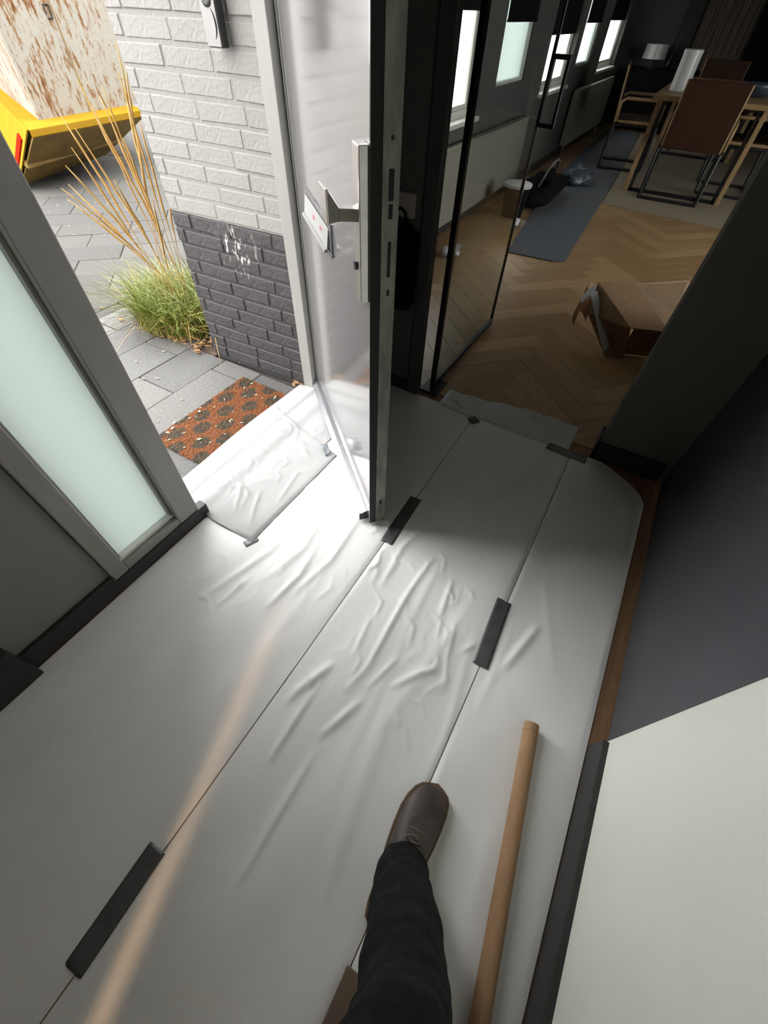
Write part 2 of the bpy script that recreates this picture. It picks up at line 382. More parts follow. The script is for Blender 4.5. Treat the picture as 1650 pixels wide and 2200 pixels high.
# back wall, opening kept low to trim the warm beam
m = MB(); m.box(-2.6, -2.5, -.6, -.30, 0, CZ).box(-2.6, -2.5, .62, 1.3, 0, CZ).box(-2.6, -2.5, -.30, .62, 1.0, CZ)
struct(m.build('wall_back', WALLP), 'pale wall at the back end of the hall', 'wall')
m = MB(); m.box(-2.7, 1.82, -.6, 1.26, CZ, CZ+.1)
struct(m.build('ceiling', CEIL), 'white ceiling of the hall', 'ceiling')
m = MB(); m.box(1.72, 11.3, -4.3, 1.91, CZ+.002, CZ+.1)
struct(m.build('ceiling', CEIL), 'white ceiling of the living room', 'ceiling')

# living-room window wall
LY, LO = 1.70, 1.905
wins = [(3.50, 4.43, .725), (4.81, 5.58, .87), (6.22, 7.32, .725), (7.55, 8.33, .87), (8.95, 10.17, .765)]
m = MB(); x = 1.815
for (a, b, zb) in wins:
    m.box(x, a, LY, LO, 0, CZ).box(a, b, LY, LO, 0, zb).box(a, b, LY, LO, 2.3, CZ); x = b
m.box(x, 11.2, LY, LO, 0, CZ)
struct(m.build('wall_window', WALLD), 'dark grey window wall of the living room', 'wall')
struct(MB().box(11.1, 11.2, -4.2, 1.72, 0, CZ).build('wall_far', WALLD), 'dark far wall of the living room', 'wall')
struct(MB().box(1.72, 3.3, -3.2, -3.1, 0, CZ).box(5.4, 11.2, -3.2, -3.1, 0, CZ).box(3.3, 5.4, -3.2, -3.1, 2.4, CZ).box(3.3, 5.4, -3.2, -3.1, 0, .05).build('wall_room_side', WALLD), 'dark side wall of the living room', 'wall')  # opening added to let daylight onto the living room floor
struct(MB().box(2.82, 2.92, -3.1, -.50, 0, CZ).build('wall_light_block', WALLD), 'added unseen cross wall blocking daylight near the living room opening', 'wall')  # added out of view, keeps side daylight off the floor near the opening
struct(MB().box(1.83, 11.1, LY-.014, LY+.002, 0, .08).build('baseboard_window', BASEB, bevel=.002), 'dark baseboard under the radiators', 'baseboard')
wlab = ['white framed window seen through the glass door', 'film-covered window beside the glass door edge', 'bright white window behind the black door handle', 'narrow film-covered window right of the handle', 'farthest bright window of the living room']
blz = [1.288, 1.237, 1.147, 1.224, 1.238]
for i, (a, b, zb) in enumerate(wins):
    film = i in (1, 3)
    wy = LY+.055 if not film else LY+.02
    fw = .05 if not film else .022
    e = empty('window_%d' % (i+1), ((a+b)/2, wy, zb)); struct(e, wlab[i], 'window')
    M = Matrix.Translation((-(a+b)/2, -wy, -zb))
    m = MB()
    m.box(a, a+fw, wy, wy+.06, zb, 2.3, M).box(b-fw, b, wy, wy+.06, zb, 2.3, M).box(a+fw, b-fw, wy, wy+.06, zb, zb+fw, M).box(a+fw, b-fw, wy, wy+.06, 2.3-fw, 2.3, M)
    m.build('window_frame', WINF, e, bevel=.004)
    if not film:
        m = MB(); s = fw+.03
        m.box(a+fw, a+s, wy+.012, wy+.05, zb+fw, 2.25, M).box(b-s, b-fw, wy+.012, wy+.05, zb+fw, 2.25, M).box(a+s, b-s, wy+.012, wy+.05, zb+fw, zb+s, M)
        m.build('sash', WINF, e, bevel=.004)
        MB().box(a-.03, b+.03, LY-.03, wy+.01, zb-.025, zb+.004, M).build('window_sill', WINF, e, bevel=.004)
    MB().box(a+fw, b-fw, wy+.028, wy+.034, zb+fw, 2.25, M).build('pane', FROSTW if film else FROSTB, e)
    k = 1.02
    MB().box(a+.004, b-.004, wy-.022 if not film else LY-.012, wy-.018 if not film else LY-.008, 1.3-(1.3-blz[i])*k, 2.28, M).build('roller_blind', BLIND, e)
    MB().tube([(a+.004, wy-.02 if not film else LY-.01, 1.3-(1.3-blz[i])*k), (b-.004, wy-.02 if not film else LY-.01, 1.3-(1.3-blz[i])*k)], .008, 8).build('blind_rail', BLIND, e).matrix_local = M

# ------------------------------------------------------------------ porch brick wall
BX, BTILT = 1.424, math.radians(2.85)
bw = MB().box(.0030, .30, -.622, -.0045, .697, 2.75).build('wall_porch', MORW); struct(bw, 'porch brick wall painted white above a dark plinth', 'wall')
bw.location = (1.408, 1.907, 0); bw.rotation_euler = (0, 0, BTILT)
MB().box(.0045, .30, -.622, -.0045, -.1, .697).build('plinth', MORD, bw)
joints = {11: 1.630, 12: 1.582, 13: 1.634, 14: 1.694, 15: 1.634, 16: 1.598, 17: 1.638, 18: 1.699, 19: 1.638, 20: 1.607, 21: 1.66, 22: 1.62, 23: 1.70, 24: 1.64,
          10: 1.577, 9: 1.638, 8: 1.672, 7: 1.60, 6: 1.648, 5: 1.589, 4: 1.646, 3: 1.48, 2: 1.62, 1: 1.58, 0: 1.587}
CH = .0622; Z0 = .0128
bmesh_cache = {}
def brick_mesh(L_, dark, var):
    key = (round(L_, 3), dark, var)
    if key in bmesh_cache: return bmesh_cache[key]
    rr = random.Random(hash(key) % 9999)
    me = MB().box(0, .095, -L_/2, L_/2, -.0262, .0262).mesh('brick', BRD if dark else BRW)
    bm = bmesh.new(); bm.from_mesh(me)
    for v in bm.verts: v.co += Vector((rr.uniform(-.0012, .0012), rr.uniform(-.0018, .0018), rr.uniform(-.0018, .0018)))
    fe = [e for e in bm.edges if all(v.co.x < .02 for v in e.verts)]
    bmesh.ops.bevel(bm, geom=fe, offset=.0035, segments=1, affect='EDGES')
    bm.to_mesh(me); bm.free(); bmesh_cache[key] = me; return me
pat = {0: 'SHSS', 1: 'SSHS', 2: 'HSSS'}
for k in range(0, 25):
    zc = Z0+(k+.5)*CH; dark = k < 11
    y = joints[k]; segs_ = []
    seqs = RND.choice(['SSHSS', 'SHSSS', 'SSSHS'])
    yy = y
    for c in seqs:                     # towards the door
        L_ = .2205 if c == 'S' else .109
        segs_.append((yy-L_, yy)); yy -= L_
    yy = y
    for c in RND.choice(['SHSS', 'SSHS', 'SSSS']):        # towards the outer corner
        L_ = .2205 if c == 'S' else .109
        segs_.append((yy, yy+L_)); yy += L_
    for (a, b) in segs_:
        b = min(b, 1.9075); a = max(a, 1.284)
        if b-a < .035: continue
        J = .0095 if dark else .0075
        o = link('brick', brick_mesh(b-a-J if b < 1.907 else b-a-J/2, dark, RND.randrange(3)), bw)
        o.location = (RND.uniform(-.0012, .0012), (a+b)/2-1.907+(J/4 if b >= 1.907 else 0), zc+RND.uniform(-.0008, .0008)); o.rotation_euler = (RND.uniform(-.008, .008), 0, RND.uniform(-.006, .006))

# ------------------------------------------------------------------ outdoor ground and paving
gd = MB().box(-8, 16, 1.255, 24, -.12, -.018).build('floor', JOINT); struct(gd, 'grey concrete paving outside the front door', 'pavement')
def tile(poly, inset=.0022, top=0.0, pal=None):
    cx = sum(p[0] for p in poly)/len(poly); cy = sum(p[1] for p in poly)/len(poly)
    q = []
    n = len(poly)
    # inset by moving towards centroid proportionally
    for p in poly:
        dx, dy = cx-p[0], cy-p[1]; d = math.hypot(dx, dy); q.append((p[0]+dx/d*inset*1.5-cx, p[1]+dy/d*inset*1.5-cy))
    if sum(q[i][0]*q[(i+1) % n][1]-q[(i+1) % n][0]*q[i][1] for i in range(n)) < 0: q.reverse()
    c = .004
    q2 = [(x*(1-c/max(.02, math.hypot(x, y))), y*(1-c/max(.02, math.hypot(x, y)))) for x, y in q]
    vs = [(x, y, -.03) for x, y in q]+[(x, y, -.003) for x, y in q]+[(x, y, 0) for x, y in q2]
    fs = [(i, (i+1) % n, n+(i+1) % n, n+i) for i in range(n)]+[(n+i, n+(i+1) % n, 2*n+(i+1) % n, 2*n+i) for i in range(n)]+[tuple(range(2*n, 3*n))]
    o = MB().add(vs, fs).build('paver', RND.choice(pal or TILES), gd, fix=False); o.location = (cx, cy, top+RND.uniform(-.002, .0012))
    o.rotation_euler = (RND.uniform(-.004, .004), RND.uniform(-.004, .004), 0)
rows = [1.26, 1.295, 1.56, 1.825, 2.09, 2.357, 2.60, 2.822]
for r in range(len(rows)-1):
    x = -.83+(.265 if r % 2 else 0)
    while x < 2.5:
        p = [(x, rows[r]), (x+.53, rows[r]), (x+.53, rows[r+1]), (x, rows[r+1])]
        lim = 1.40 if rows[r] < 1.9 else (1.56 if rows[r] < 2.3 else 1.72)
        p = clip_poly(p, 1, 0, lim)
        if poly_area(p) > .001: tile(p, pal=TILET)
        x += .53
x = -.6
while x < 2.1:
    tile([(x, 2.824), (x+.21, 2.824), (x+.21, 2.90), (x, 2.90)]); x += .212
for r in range(-3, 14):                 # diagonal driveway rows
    c0 = 3.625+.2855*r; c1 = c0+.2855
    t = -4.2+(.285 if r % 2 else 0)
    while t < 3.2:
        p = [((c+d)*s2, (c-d)*s2) for c, d in ((c0, t), (c0, t+.57), (c1, t+.57), (c1, t))]
        p = clip_poly(p, 0, -1, -2.903)
        cx = sum(q[0] for q in p)/max(1, len(p)); cy = sum(q[1] for q in p)/max(1, len(p))
        if poly_area(p) > .004 and -.2 < cx < 5.4 and cy < 7.5: tile(p, .0018)
        t += .57
# planting bed
bed = [(1.40, 1.91), (4.5, 1.91), (4.5, 2.75), (1.85, 2.83), (1.55, 2.62), (1.41, 2.36)]
bo = MB().prism(bed, -.06, -.004).build('planting_bed', SOIL); tag(bo, 'dark soil bed at the foot of the brick corner', 'soil', kind='stuff')

# ------------------------------------------------------------------ front door frame, sidelight, threshold
sl = empty('window_6', (.32, WY, 0)); struct(sl, 'tall frosted sidelight left of the front door', 'window')
M = Matrix.Translation((-.32, -WY, 0))
MB().box(.142, .196, WY-.012, WY+.11, .058, 2.32, M).build('window_frame', FRAMEG, sl, bevel=.004)
MB().box(.424, .510, WY-.012, WY+.11, .058, 2.32, M).build('window_frame', FRAMEG, sl, bevel=.004)
MB().box(.196, .424, WY-.010, WY+.11, .056, .088, M).build('window_frame', FRAMEG, sl, bevel=.004)
MB().box(.196, .424, WY+.010, WY+.034, .088, .102, M).build('glazing_bead', FRAMEW, sl, bevel=.002)
MB().box(.196, .206, WY+.012, WY+.034, .102, 2.3, M).build('glazing_bead', FRAMEG, sl, bevel=.002)
MB().box(.414, .424, WY+.012, WY+.034, .102, 2.3, M).build('glazing_bead', FRAMEG, sl, bevel=.002)
MB().box(.196, .424, WY+.036, WY+.046, .09, 2.32, M).build('pane', FROST, sl)
MB().box(.510, .517, WY+.02, WY+.10, .03, 2.32, M).build('weather_strip', GASKET, sl)
m = MB().box(.52, 1.43, WY+.02, WY+.15, -.03, .009)
struct(m.build('trim_4', BASEB, bevel=.003), 'dark stone threshold under the white paper', 'threshold')
HX, HY = 1.478, 1.236
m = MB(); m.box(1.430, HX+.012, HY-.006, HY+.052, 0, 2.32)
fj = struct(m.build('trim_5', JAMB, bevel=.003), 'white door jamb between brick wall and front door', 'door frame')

DA = math.radians(48.0)
door = empty('door_1', (HX, HY-.004, 0), 0); struct(door, 'grey glossy front door standing half open', 'door')
# local frame: +x hinge to free edge, +y outside normal
dv = Vector((-math.cos(DA), -math.sin(DA), 0)); nv = Vector((-math.sin(DA), math.cos(DA), 0))
DM = Matrix(((dv.x, nv.x, 0, 0), (dv.y, nv.y, 0, 0), (0, 0, 1, 0), (0, 0, 0, 1)))
DW, DZ = .972, .016
def dbox(m, x0, x1, y0, y1, z0, z1): return m.box(x0, x1, y0, y1, z0, z1, DM)
dbox(MB(), .004, DW, -.024, 0, DZ, 2.30).build('outer_panel', DOORF, door, bevel=.0015)
dbox(MB(), .004, DW-.004, -.060, -.024, DZ, 2.30).build('inner_panel', DARKD, door, bevel=.0015)
dbox(MB(), DW, DW+.003, -.0235, -.001, DZ, 2.30).build('weather_strip', GASKET, door)
dbox(MB(), .000, .022, .0005, .005, DZ, 2.30).build('edge_trim', JAMB, door, bevel=.001)
dbox(MB(), -.006, .004, -.055, .004, DZ, 2.30).build('hinge_gasket', GASKET, door)
ls = dbox(MB(), DW-.004, DW+.0035, -.0605, -.0245, DZ, 2.30).build('lock_strip', EDGEM, door, bevel=.0008)
for (z0, z1, w_) in ((1.055, 1.105, .010), (1.025, 1.050, .008), (.915, .985, .006), (.118, .143, .0085), (.875, .888, .005), (1.145, 1.152, .004), (.092, .098, .004), (.078, .084, .004)):
    dbox(MB(), DW+.0032, DW+.0042, -.0425-w_/2-.001, -.0425+w_/2, z0, z1).build('lock_slot', GASKET, ls)
rl = MB()
prof = [(.0, .016), (.030, .018), (.034, .030), (.016, .052), (.0, .056)]
for xx in (.012, .945): pass
vs = []
for xx in (.012, .945):
    vs += [DM @ Vector((xx, y+.0003, z)) for y, z in prof]
rl.add(vs, [(0, 1, 2, 3, 4), (9, 8, 7, 6, 5)]+[(i, (i+1) % 5, 5+(i+1) % 5, 5+i) for i in range(5)])
dr = rl.build('drip_rail', ALU, door, bevel=.001)
dbox(MB(), .945, .949, .0, .033, .016, .05).build('end_cap', BLACKM, dr)
# long handle plate with fixed pull knob
hp = dbox(MB(), .925, .970, 0, .021, .860, 1.140).build('handle_plate', CHROME, door, bevel=.003)
kb = MB()
kb.hexa([DM @ Vector(p) for p in ((.932, .021, 1.018), (.962, .021, 1.018), (.962, .021, 1.042), (.932, .021, 1.042))],
        [DM @ Vector(p) for p in ((.918, .058, 1.018), (.950, .058, 1.018), (.950, .058, 1.042), (.918, .058, 1.042))])
kb.hexa([DM @ Vector(p) for p in ((.918, .056, 1.018), (.950, .056, 1.018), (.950, .056, 1.043), (.918, .056, 1.043))],
        [DM @ Vector(p) for p in ((.892, .076, 1.014), (.946, .076, 1.014), (.946, .076, 1.071), (.892, .076, 1.071))])
dbox(kb, .889, .948, .076, .082, 1.012, 1.074)
kb.build('pull_knob', CHROME, door, bevel=.002)
kc = MB().lathe([(.0, 0), (.009, 0), (.009, .006), (.0, .006)], 0, 0, 16, DM @ Matrix.Translation((.947, .021, .935)) @ Matrix.Rotation(math.radians(-90), 4, 'X')).build('key_cylinder', BLACKM, hp)
# letter plate, flap slightly lifted
lp = MB()
dbox(lp, .225, .605, 0, .007, .900, .912); dbox(lp, .225, .605, 0, .007, .828, .838); dbox(lp, .225, .240, 0, .007, .838, .900); dbox(lp, .590, .605, 0, .007, .838, .900)
dbox(lp, .235, .595, .0, .003, .836, .902)
lpo = lp.build('letter_plate', ALU, door, bevel=.0015)
fl_ = MB(); fl_.hexa([DM @ Vector(p) for p in ((.242, .004, .896), (.588, .004, .896), (.588, .009, .898), (.242, .009, .898))],
                    [DM @ Vector(p) for p in ((.242, .0125, .846), (.588, .0125, .846), (.588, .016, .848), (.242, .016, .848))])
dbox(fl_, .242, .588, .0125, .024, .838, .847)
fl_.build('letter_flap', FLAPW, lpo, bevel=.001)
stk = MB(); stk.hexa([DM @ Vector(p) for p in ((.33, .0098, .889), (.54, .0098, .889), (.54, .0103, .889), (.33, .0103, .889))],
                     [DM @ Vector(p) for p in ((.33, .0140, .858), (.54, .0140, .858), (.54, .0145, .858), (.33, .0145, .858))])
so_ = stk.build('sticker', FLAPW, lpo)
for xa in (.375, .475):
    rd = MB(); c_ = Vector((xa+.022, .0124, .8735)); ax = Vector((1, 0, 0)); ay = Vector((0, -.13, 1)).normalized()*-1; nn_ = Vector((0, 1, .13)).normalized()
    ring = [DM @ (c_+ax*.014*math.cos(t)+ay*.006*math.sin(t)+nn_*.0009) for t in [i*math.pi/8 for i in range(16)]]
    ring2 = [DM @ (c_+ax*.014*math.cos(t)+ay*.006*math.sin(t)-nn_*.001) for t in [i*math.pi/8 for i in range(16)]]
    rd.loft([ring2, ring]); rd.build('red_mark', REDT, so_)

# doorbell on the brick wall
db = empty('doorbell', (1.42, 1.41, 1.196), BTILT); tag(db, 'grey and black video doorbell on the white bricks', 'doorbell')
MB().box(-.030, -.001, -.024, .034, 0, .155).build('housing', BELLB, db, bevel=.003)
bf = MB().box(-.0345, -.030, -.022, .032, .002, .153).build('face_plate', BELLG, db, bevel=.0015)
MB().lathe([(.0, 0), (.016, 0), (.016, .003), (.011, .0045), (0, .005)], 0, 0, 24, Matrix.Translation((-.0345, .005, .095)) @ Matrix.Rotation(math.radians(-90), 4, 'Y')).build('lens', BELLB, bf)
arc = [(-.0352, .005+.021*math.cos(t), .062+.040*math.sin(t)-.02) for t in [math.radians(a) for a in range(120, 241, 12)]]
arc = [(-.0350, .005-.020*math.cos(math.radians(a)), .048+.034*math.sin(math.radians(a))) for a in range(-60, 61, 10)]
MB().tube(arc, [.0006+.0019*math.sin(math.pi*i/(len(arc)-1)) for i in range(len(arc))], 6).build('curved_mark', BELLB, bf)

# ------------------------------------------------------------------ floor paper
rs = np.random.RandomState(11)
RIDGES = []   # (points, height, width)
def ridge(pts, h, w): RIDGES.append((pts, h, w))
ridge([(.150, .372), (.179, .365), (.299, .322)], .010, .014)
ridge([(.262, .243), (.344, .222), (.49, .228), (.638, .234), (.812, .224)], .006, .010)
ridge([(.34, .127), (.415, .075), (.457, .033)], .006, .010)
ridge([(.564, -.146), (.757, -.2)], .007, .014)
ridge([(.44, .574), (.609, .542), (.816, .558)], .006, .012)
ridge([(.004, .319), (.199, .323)], .007, .010)
ridge([(.127, .233), (.256, .187)], .007, .011)
ridge([(-.225, .221), (.067, .225)], .005, .010)
ridge([(1.235, .269), (1.518, .236)], .007, .008)
ridge([(1.22, .12), (1.40, .07)], .006, .008)
ridge([(.248, .834), (.568, .752)], .006, .014)
ridge([(.268, .768), (.407, .747)], .006, .010)
ridge([(.592, -.04), (.547, -.01)], .004, .008)
ridge([(.42, .70), (.60, .66), (.80, .70)], .006, .016)
ridge([(.35, .62), (.50, .60), (.66, .63)], .006, .010)
ridge([(.62, .33), (.80, .345), (1.0, .30)], .004, .012)
ridge([(.62, .10), (.76, .12)], .005, .009); ridge([(.50, .02), (.62, .045)], .004, .008)
ridge([(.30, .19), (.42, .155)], .004, .008); ridge([(.36, .28), (.50, .30)], .004, .008)
for i in range(90):
    x = rs.uniform(.15, 1.05); y = rs.uniform(-.02, .95); a = rs.normal(0, .5); l = rs.uniform(.03, .13)
    ridge([(x, y), (x+l*.6*math.cos(a), y+l*.6*math.sin(a)), (x+l*math.cos(a+.4), y+l*math.sin(a+.4))], rs.uniform(.0014, .0040), rs.uniform(.004, .009))
for i in range(26):
    x = rs.uniform(-.6, 1.5); y = rs.uniform(-.38, 1.0); a = rs.normal(0, .15); l = rs.uniform(.2, .6)
    ridge([(x, y), (x+l*math.cos(a), y+l*math.sin(a))], rs.uniform(.0012, .003), rs.uniform(.012, .03))
PR = []
for i in range(30):
    x = rs.uniform(.55, 1.15); y = rs.uniform(.87, 1.16); a = rs.normal(.5, .8); l = rs.uniform(.04, .16)
    PR.append(([(x, y), (x+l*.5*math.cos(a), y+l*.5*math.sin(a)), (x+l*math.cos(a+.5), y+l*math.sin(a+.5))], rs.uniform(.0009, .0024), rs.uniform(.006, .012)))
PR += [([(.58, .902), (.66, .95), (.729, .984)], .004, .010), ([(.73, .885), (.897, .919)], .0035, .010), ([(.60, 1.0), (.70, 1.06), (.72, 1.12)], .0035, .010)]
FB = [(rs.uniform(2, 9), rs.uniform(8, 30), rs.uniform(0, 6.28), rs.uniform(.0003, .0011)) for _ in range(10)]
def height(X, Y, ridges):
    Z = np.zeros_like(X)
    for kx, ky, ph, am in FB: Z += am*np.sin(kx*X+ky*Y+ph+1.3*np.sin(2.1*X+.4*ky))
    for pts, h, w in ridges:
        best = np.full(X.shape, 1e9); tt = np.zeros_like(X); L_ = [0]
        for i in range(len(pts)-1): L_.append(L_[-1]+math.hypot(pts[i+1][0]-pts[i][0], pts[i+1][1]-pts[i][1]))
        for i in range(len(pts)-1):
            ax, ay = pts[i]; bx, by = pts[i+1]; dx, dy = bx-ax, by-ay; q = dx*dx+dy*dy
            t = np.clip(((X-ax)*dx+(Y-ay)*dy)/q, 0, 1); d = (X-ax-t*dx)**2+(Y-ay-t*dy)**2
            better = d < best; best = np.where(better, d, best); tt = np.where(better, (L_[i]+t*math.sqrt(q))/L_[-1], tt)
        Z += 1.25*h*np.exp(-best/(2*(w*.6)**2))*(.35+.65*np.sin(np.pi*np.clip(tt, 0, 1))**.7)
    return Z
def sheet(name, x0, x1, y0, y1, z, ridges, res, material, warp=None, extra=None, base=.0035, cutpoly=None):
    nx = max(2, int((x1-x0)/res)); ny = max(2, int((y1-y0)/res))
    U, V = np.meshgrid(np.linspace(0, 1, nx+1), np.linspace(0, 1, ny+1), indexing='ij')
    X = x0+(x1-x0)*U; Y = y0+(y1-y0)*V
    if warp: X, Y = warp(X, Y, U, V)
    Z = z+base+height(X, Y, ridges)
    if extra is not None: Z = Z+extra(X, Y, U, V)
    floor_z = np.zeros_like(Z)
    Z = np.maximum(Z, z+.001)
    edge = np.minimum(np.minimum(U*(x1-x0), (1-U)*(x1-x0)), np.minimum(V*(y1-y0), (1-V)*(y1-y0)))
    k = np.clip(edge/.012, 0, 1); Z = Z*k+(z+.0008+(extra(X, Y, U, V) if extra is not None else 0))*(1-k)
    vs = np.stack([X.ravel(), Y.ravel(), Z.ravel()], 1)
    idx = np.arange((nx+1)*(ny+1)).reshape(nx+1, ny+1)
    fs = np.stack([idx[:-1, :-1].ravel(), idx[1:, :-1].ravel(), idx[1:, 1:].ravel(), idx[:-1, 1:].ravel()], 1)
    me = bpy.data.meshes.new(name); me.from_pydata(vs.tolist(), [], fs.tolist()); me.materials.append(material); me.update()
    return link(name, me, smooth=True)
GRP = 'white protective floor paper'
S1, S2 = .416, -.080
def warp_left(X, Y, U, V):
    # the left sheet follows the baseboard, then runs up to the threshold
    top = np.where(X < .53, 1.083, 1.115); Yn = S1+.0013+(top-S1-.0013)*V; return X, Yn
s_l = sheet('floor_paper', -2.4, 1.70, S1+.0013, 1.083, 0, RIDGES, .0078, PAPER, warp_left)
tag(s_l, 'widest white paper sheet, running along the frosted sidelight wall', 'floor paper', GRP)
s_m = sheet('floor_paper', -2.4, 1.70, S2+.0013, S1-.0013, 0, RIDGES, .0068, PAPER)
tag(s_m, 'middle white paper sheet between the two taped seams', 'floor paper', GRP)
def warp_right(X, Y, U, V):
    c = np.clip((X-1.50)/.20, 0, 1); y0 = -.427+.22*c**2.2
    return X, y0+(S2-.0013-y0)*V
s_r = sheet('floor_paper', -2.4, 1.70, -.427, S2-.0013, 0, RIDGES, .0075, PAPER, warp_right)
tag(s_r, 'right white paper sheet with the cardboard tube lying on it', 'floor paper', GRP)
def sill_bump(X, Y, U, V):
    return .012*np.exp(-((Y-1.165)/.06)**4)+.002+.0135/(1+np.exp(-(Y-1.207)/.005))
def warp_patch(X, Y, U, V):
    return X+.012*np.sin(9*Y)*.3+(.0)*V+(-.02+.055*V)*(U-.5)*0, Y+.006*np.sin(7*X+1)*V
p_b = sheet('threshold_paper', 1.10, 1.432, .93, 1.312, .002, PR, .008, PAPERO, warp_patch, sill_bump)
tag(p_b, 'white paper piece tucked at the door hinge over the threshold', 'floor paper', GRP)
def warp_patch2(X, Y, U, V):
    return X+(1-V)*(-.0)*U+.07*V*(1-U)*1.0*np.clip((V-.45)/.55, 0, 1)-.12*(1-V)*U, Y+.006*np.sin(7*X+1)*V
def sill_bump2(X, Y, U, V):
    hem = .0045*np.exp(-((V-.93)/.03)**2)-.002*np.exp(-((V-.82)/.04)**2)
    return sill_bump(X, Y, U, V)+.004+hem
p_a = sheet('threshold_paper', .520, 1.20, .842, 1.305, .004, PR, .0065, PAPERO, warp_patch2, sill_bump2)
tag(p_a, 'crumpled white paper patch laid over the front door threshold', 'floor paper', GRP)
def warp_film(X, Y, U, V):
    sc = .010*np.abs(np.sin(22*Y+.5))*U+.016*np.sin(9*Y)*U
    return X+sc+(.065*(V-.5))*U*-0.8, Y
p_c = sheet('floor_film', 1.675, 1.86, -.062, .615, .004, [([(1.70, .38), (1.76, .45)], .004, .008), ([(1.80, .42), (1.83, .50)], .004, .007), ([(1.82, .1), (1.84, .17)], .004, .007), ([(1.72, .50), (1.76, .56)], .005, .008)], .008, FILM, warp_film)
tag(p_c, 'thin white film with ragged edge at the living room opening', 'floor film')

# tape strips
def tape_strip(p0, p1, w, label, material=TAPE, z=.0095, cat='tape'):
    p0 = Vector((p0[0], p0[1], 0)); p1 = Vector((p1[0], p1[1], 0)); d = (p1-p0); L_ = d.length; d.normalize(); n_ = Vector((-d.y, d.x, 0))
    k = max(6, int(L_/.008)); j = max(3, int(w/.008))
    vs = []; fs = []
    rr = random.Random(int(L_*1e4))
    for i in range(k+1):
        for q in range(j+1):
            P = p0+d*(L_*i/k)+n_*(w*(q/j-.5))
            e = rr.uniform(-.0006, .0006) if i in (0, k) else 0
            h_ = float(height(np.array([P.x]), np.array([P.y]), RIDGES)[0])
            vs.append((P.x+d.x*e*3, P.y+d.y*e*3, max(.0052, .0046+h_)+rr.uniform(0, .0004)+.0006))
    for i in range(k):
        for q in range(j): a = i*(j+1)+q; fs.append((a, a+j+1, a+j+2, a+1))
    me = bpy.data.meshes.new('tape_strip'); me.from_pydata(vs, [], fs); me.materials.append(material); me.update()
    o = link('tape_strip', me, smooth=True)
    sd = o.modifiers.new('solid', 'SOLIDIFY'); sd.thickness = .0006; sd.offset = -1
    return tag(o, label, cat, 'pieces of tape on the floor paper')
tape_strip((1.045, .413), (.785, .407), .050, 'dark tape strip on the paper just behind the door edge')
tape_strip((.788, -.068), (.535, -.080), .050, 'shiny dark tape strip on the seam above the shoe')
tape_strip((-.276, .432), (-.505, .424), .049, 'long dark tape strip at the lower left')
tape_strip((1.672, .035), (1.662, -.150), .050, 'dark tape strip at the living room opening beside the paper corner')
tape_strip((1.672, .425), (1.640, .385), .046, 'short faint tape piece near the glass door foot')
tape_strip((.545, .838), (.497, .858), .028, 'small silver tape scrap at the threshold patch corner', TAPE_S)
MBt = MB()
def crumple(name, c, s, label, material, cat='tape', group=None, seed=1):
    rr = random.Random(seed); bm = bmesh.new(); bmesh.ops.create_grid(bm, x_segments=6, y_segments=4, size=1)
    for v in bm.verts:
        x, y = v.co.x, v.co.y
        v.co = Vector((x*s[0]*(1+.2*y), y*s[1]*(1+.25*x), s[2]*(.5+.5*math.sin(3*x+2*y)+rr.uniform(-.35, .35))))
    zmin = min(v.co.z for v in bm.verts)
    for v in bm.verts: v.co.z -= zmin
    me = bpy.data.meshes.new(name); bm.to_mesh(me); bm.free(); me.materials.append(material)
    o = link(name, me, smooth=True); o.location = c; sd = o.modifiers.new('solid', 'SOLIDIFY'); sd.thickness = .0012
    return tag(o, label, cat, group)
o = crumple('tape_strip', (1.075, .895, .016), (.035, .014, .010), 'crinkled silver tape scrap beside the door bottom', TAPE_S, 'tape', 'pieces of tape on the floor paper', 5); o.rotation_euler = (0, 0, .9)
del MBt

# ------------------------------------------------------------------ door mat
mm = MB(); nx, ny = 150, 100
spots = [(.738, 1.337), (.893, 1.337), (1.056, 1.337), (1.231, 1.337), (.814, 1.408), (.973, 1.406), (1.137, 1.408), (1.298, 1.412), (.728, 1.477), (.893, 1.482), (1.048, 1.481), (1.215, 1.483), (.801, 1.55), (.959, 1.549), (1.127, 1.556), (1.279, 1.56), (.744, 1.612), (.88, 1.617), (1.041, 1.616), (1.201, 1.617), (.814, 1.262), (.973, 1.262), (1.137, 1.262), (1.295, 1.262)]
vs = []; rr = random.Random(3)
for i in range(nx+1):
    for j in range(ny+1):
        x = .715+.6*i/nx; y = 1.212+.402*j/ny; e = i in (0, nx) or j in (0, ny)
        vs.append((x+(rr.uniform(-.0025, .0025)), y+rr.uniform(-.0025, .0025), .004 if e else .015+rr.uniform(-.0022, .0022)))
fs = []; mi = []
for i in range(nx):
    for j in range(ny):
        a = i*(ny+1)+j; fs.append((a, a+ny+1, a+ny+2, a+1))
        x = .715+.6*(i+.5)/nx; y = 1.212+.402*(j+.5)/ny
        dark = any(((x-sx)/.045)**2+((y-sy)/.035)**2 < 1+rr.uniform(-.28, .28) for sx, sy in spots)
        mi.append(1 if dark and rr.random() > .1 else 0)
mm.v = vs; mm.f = fs; mm.mi = mi
mo = mm.build('doormat', [COIR, COIRB], fix=False); tag(mo, 'orange coir doormat with rows of black spots', 'doormat')

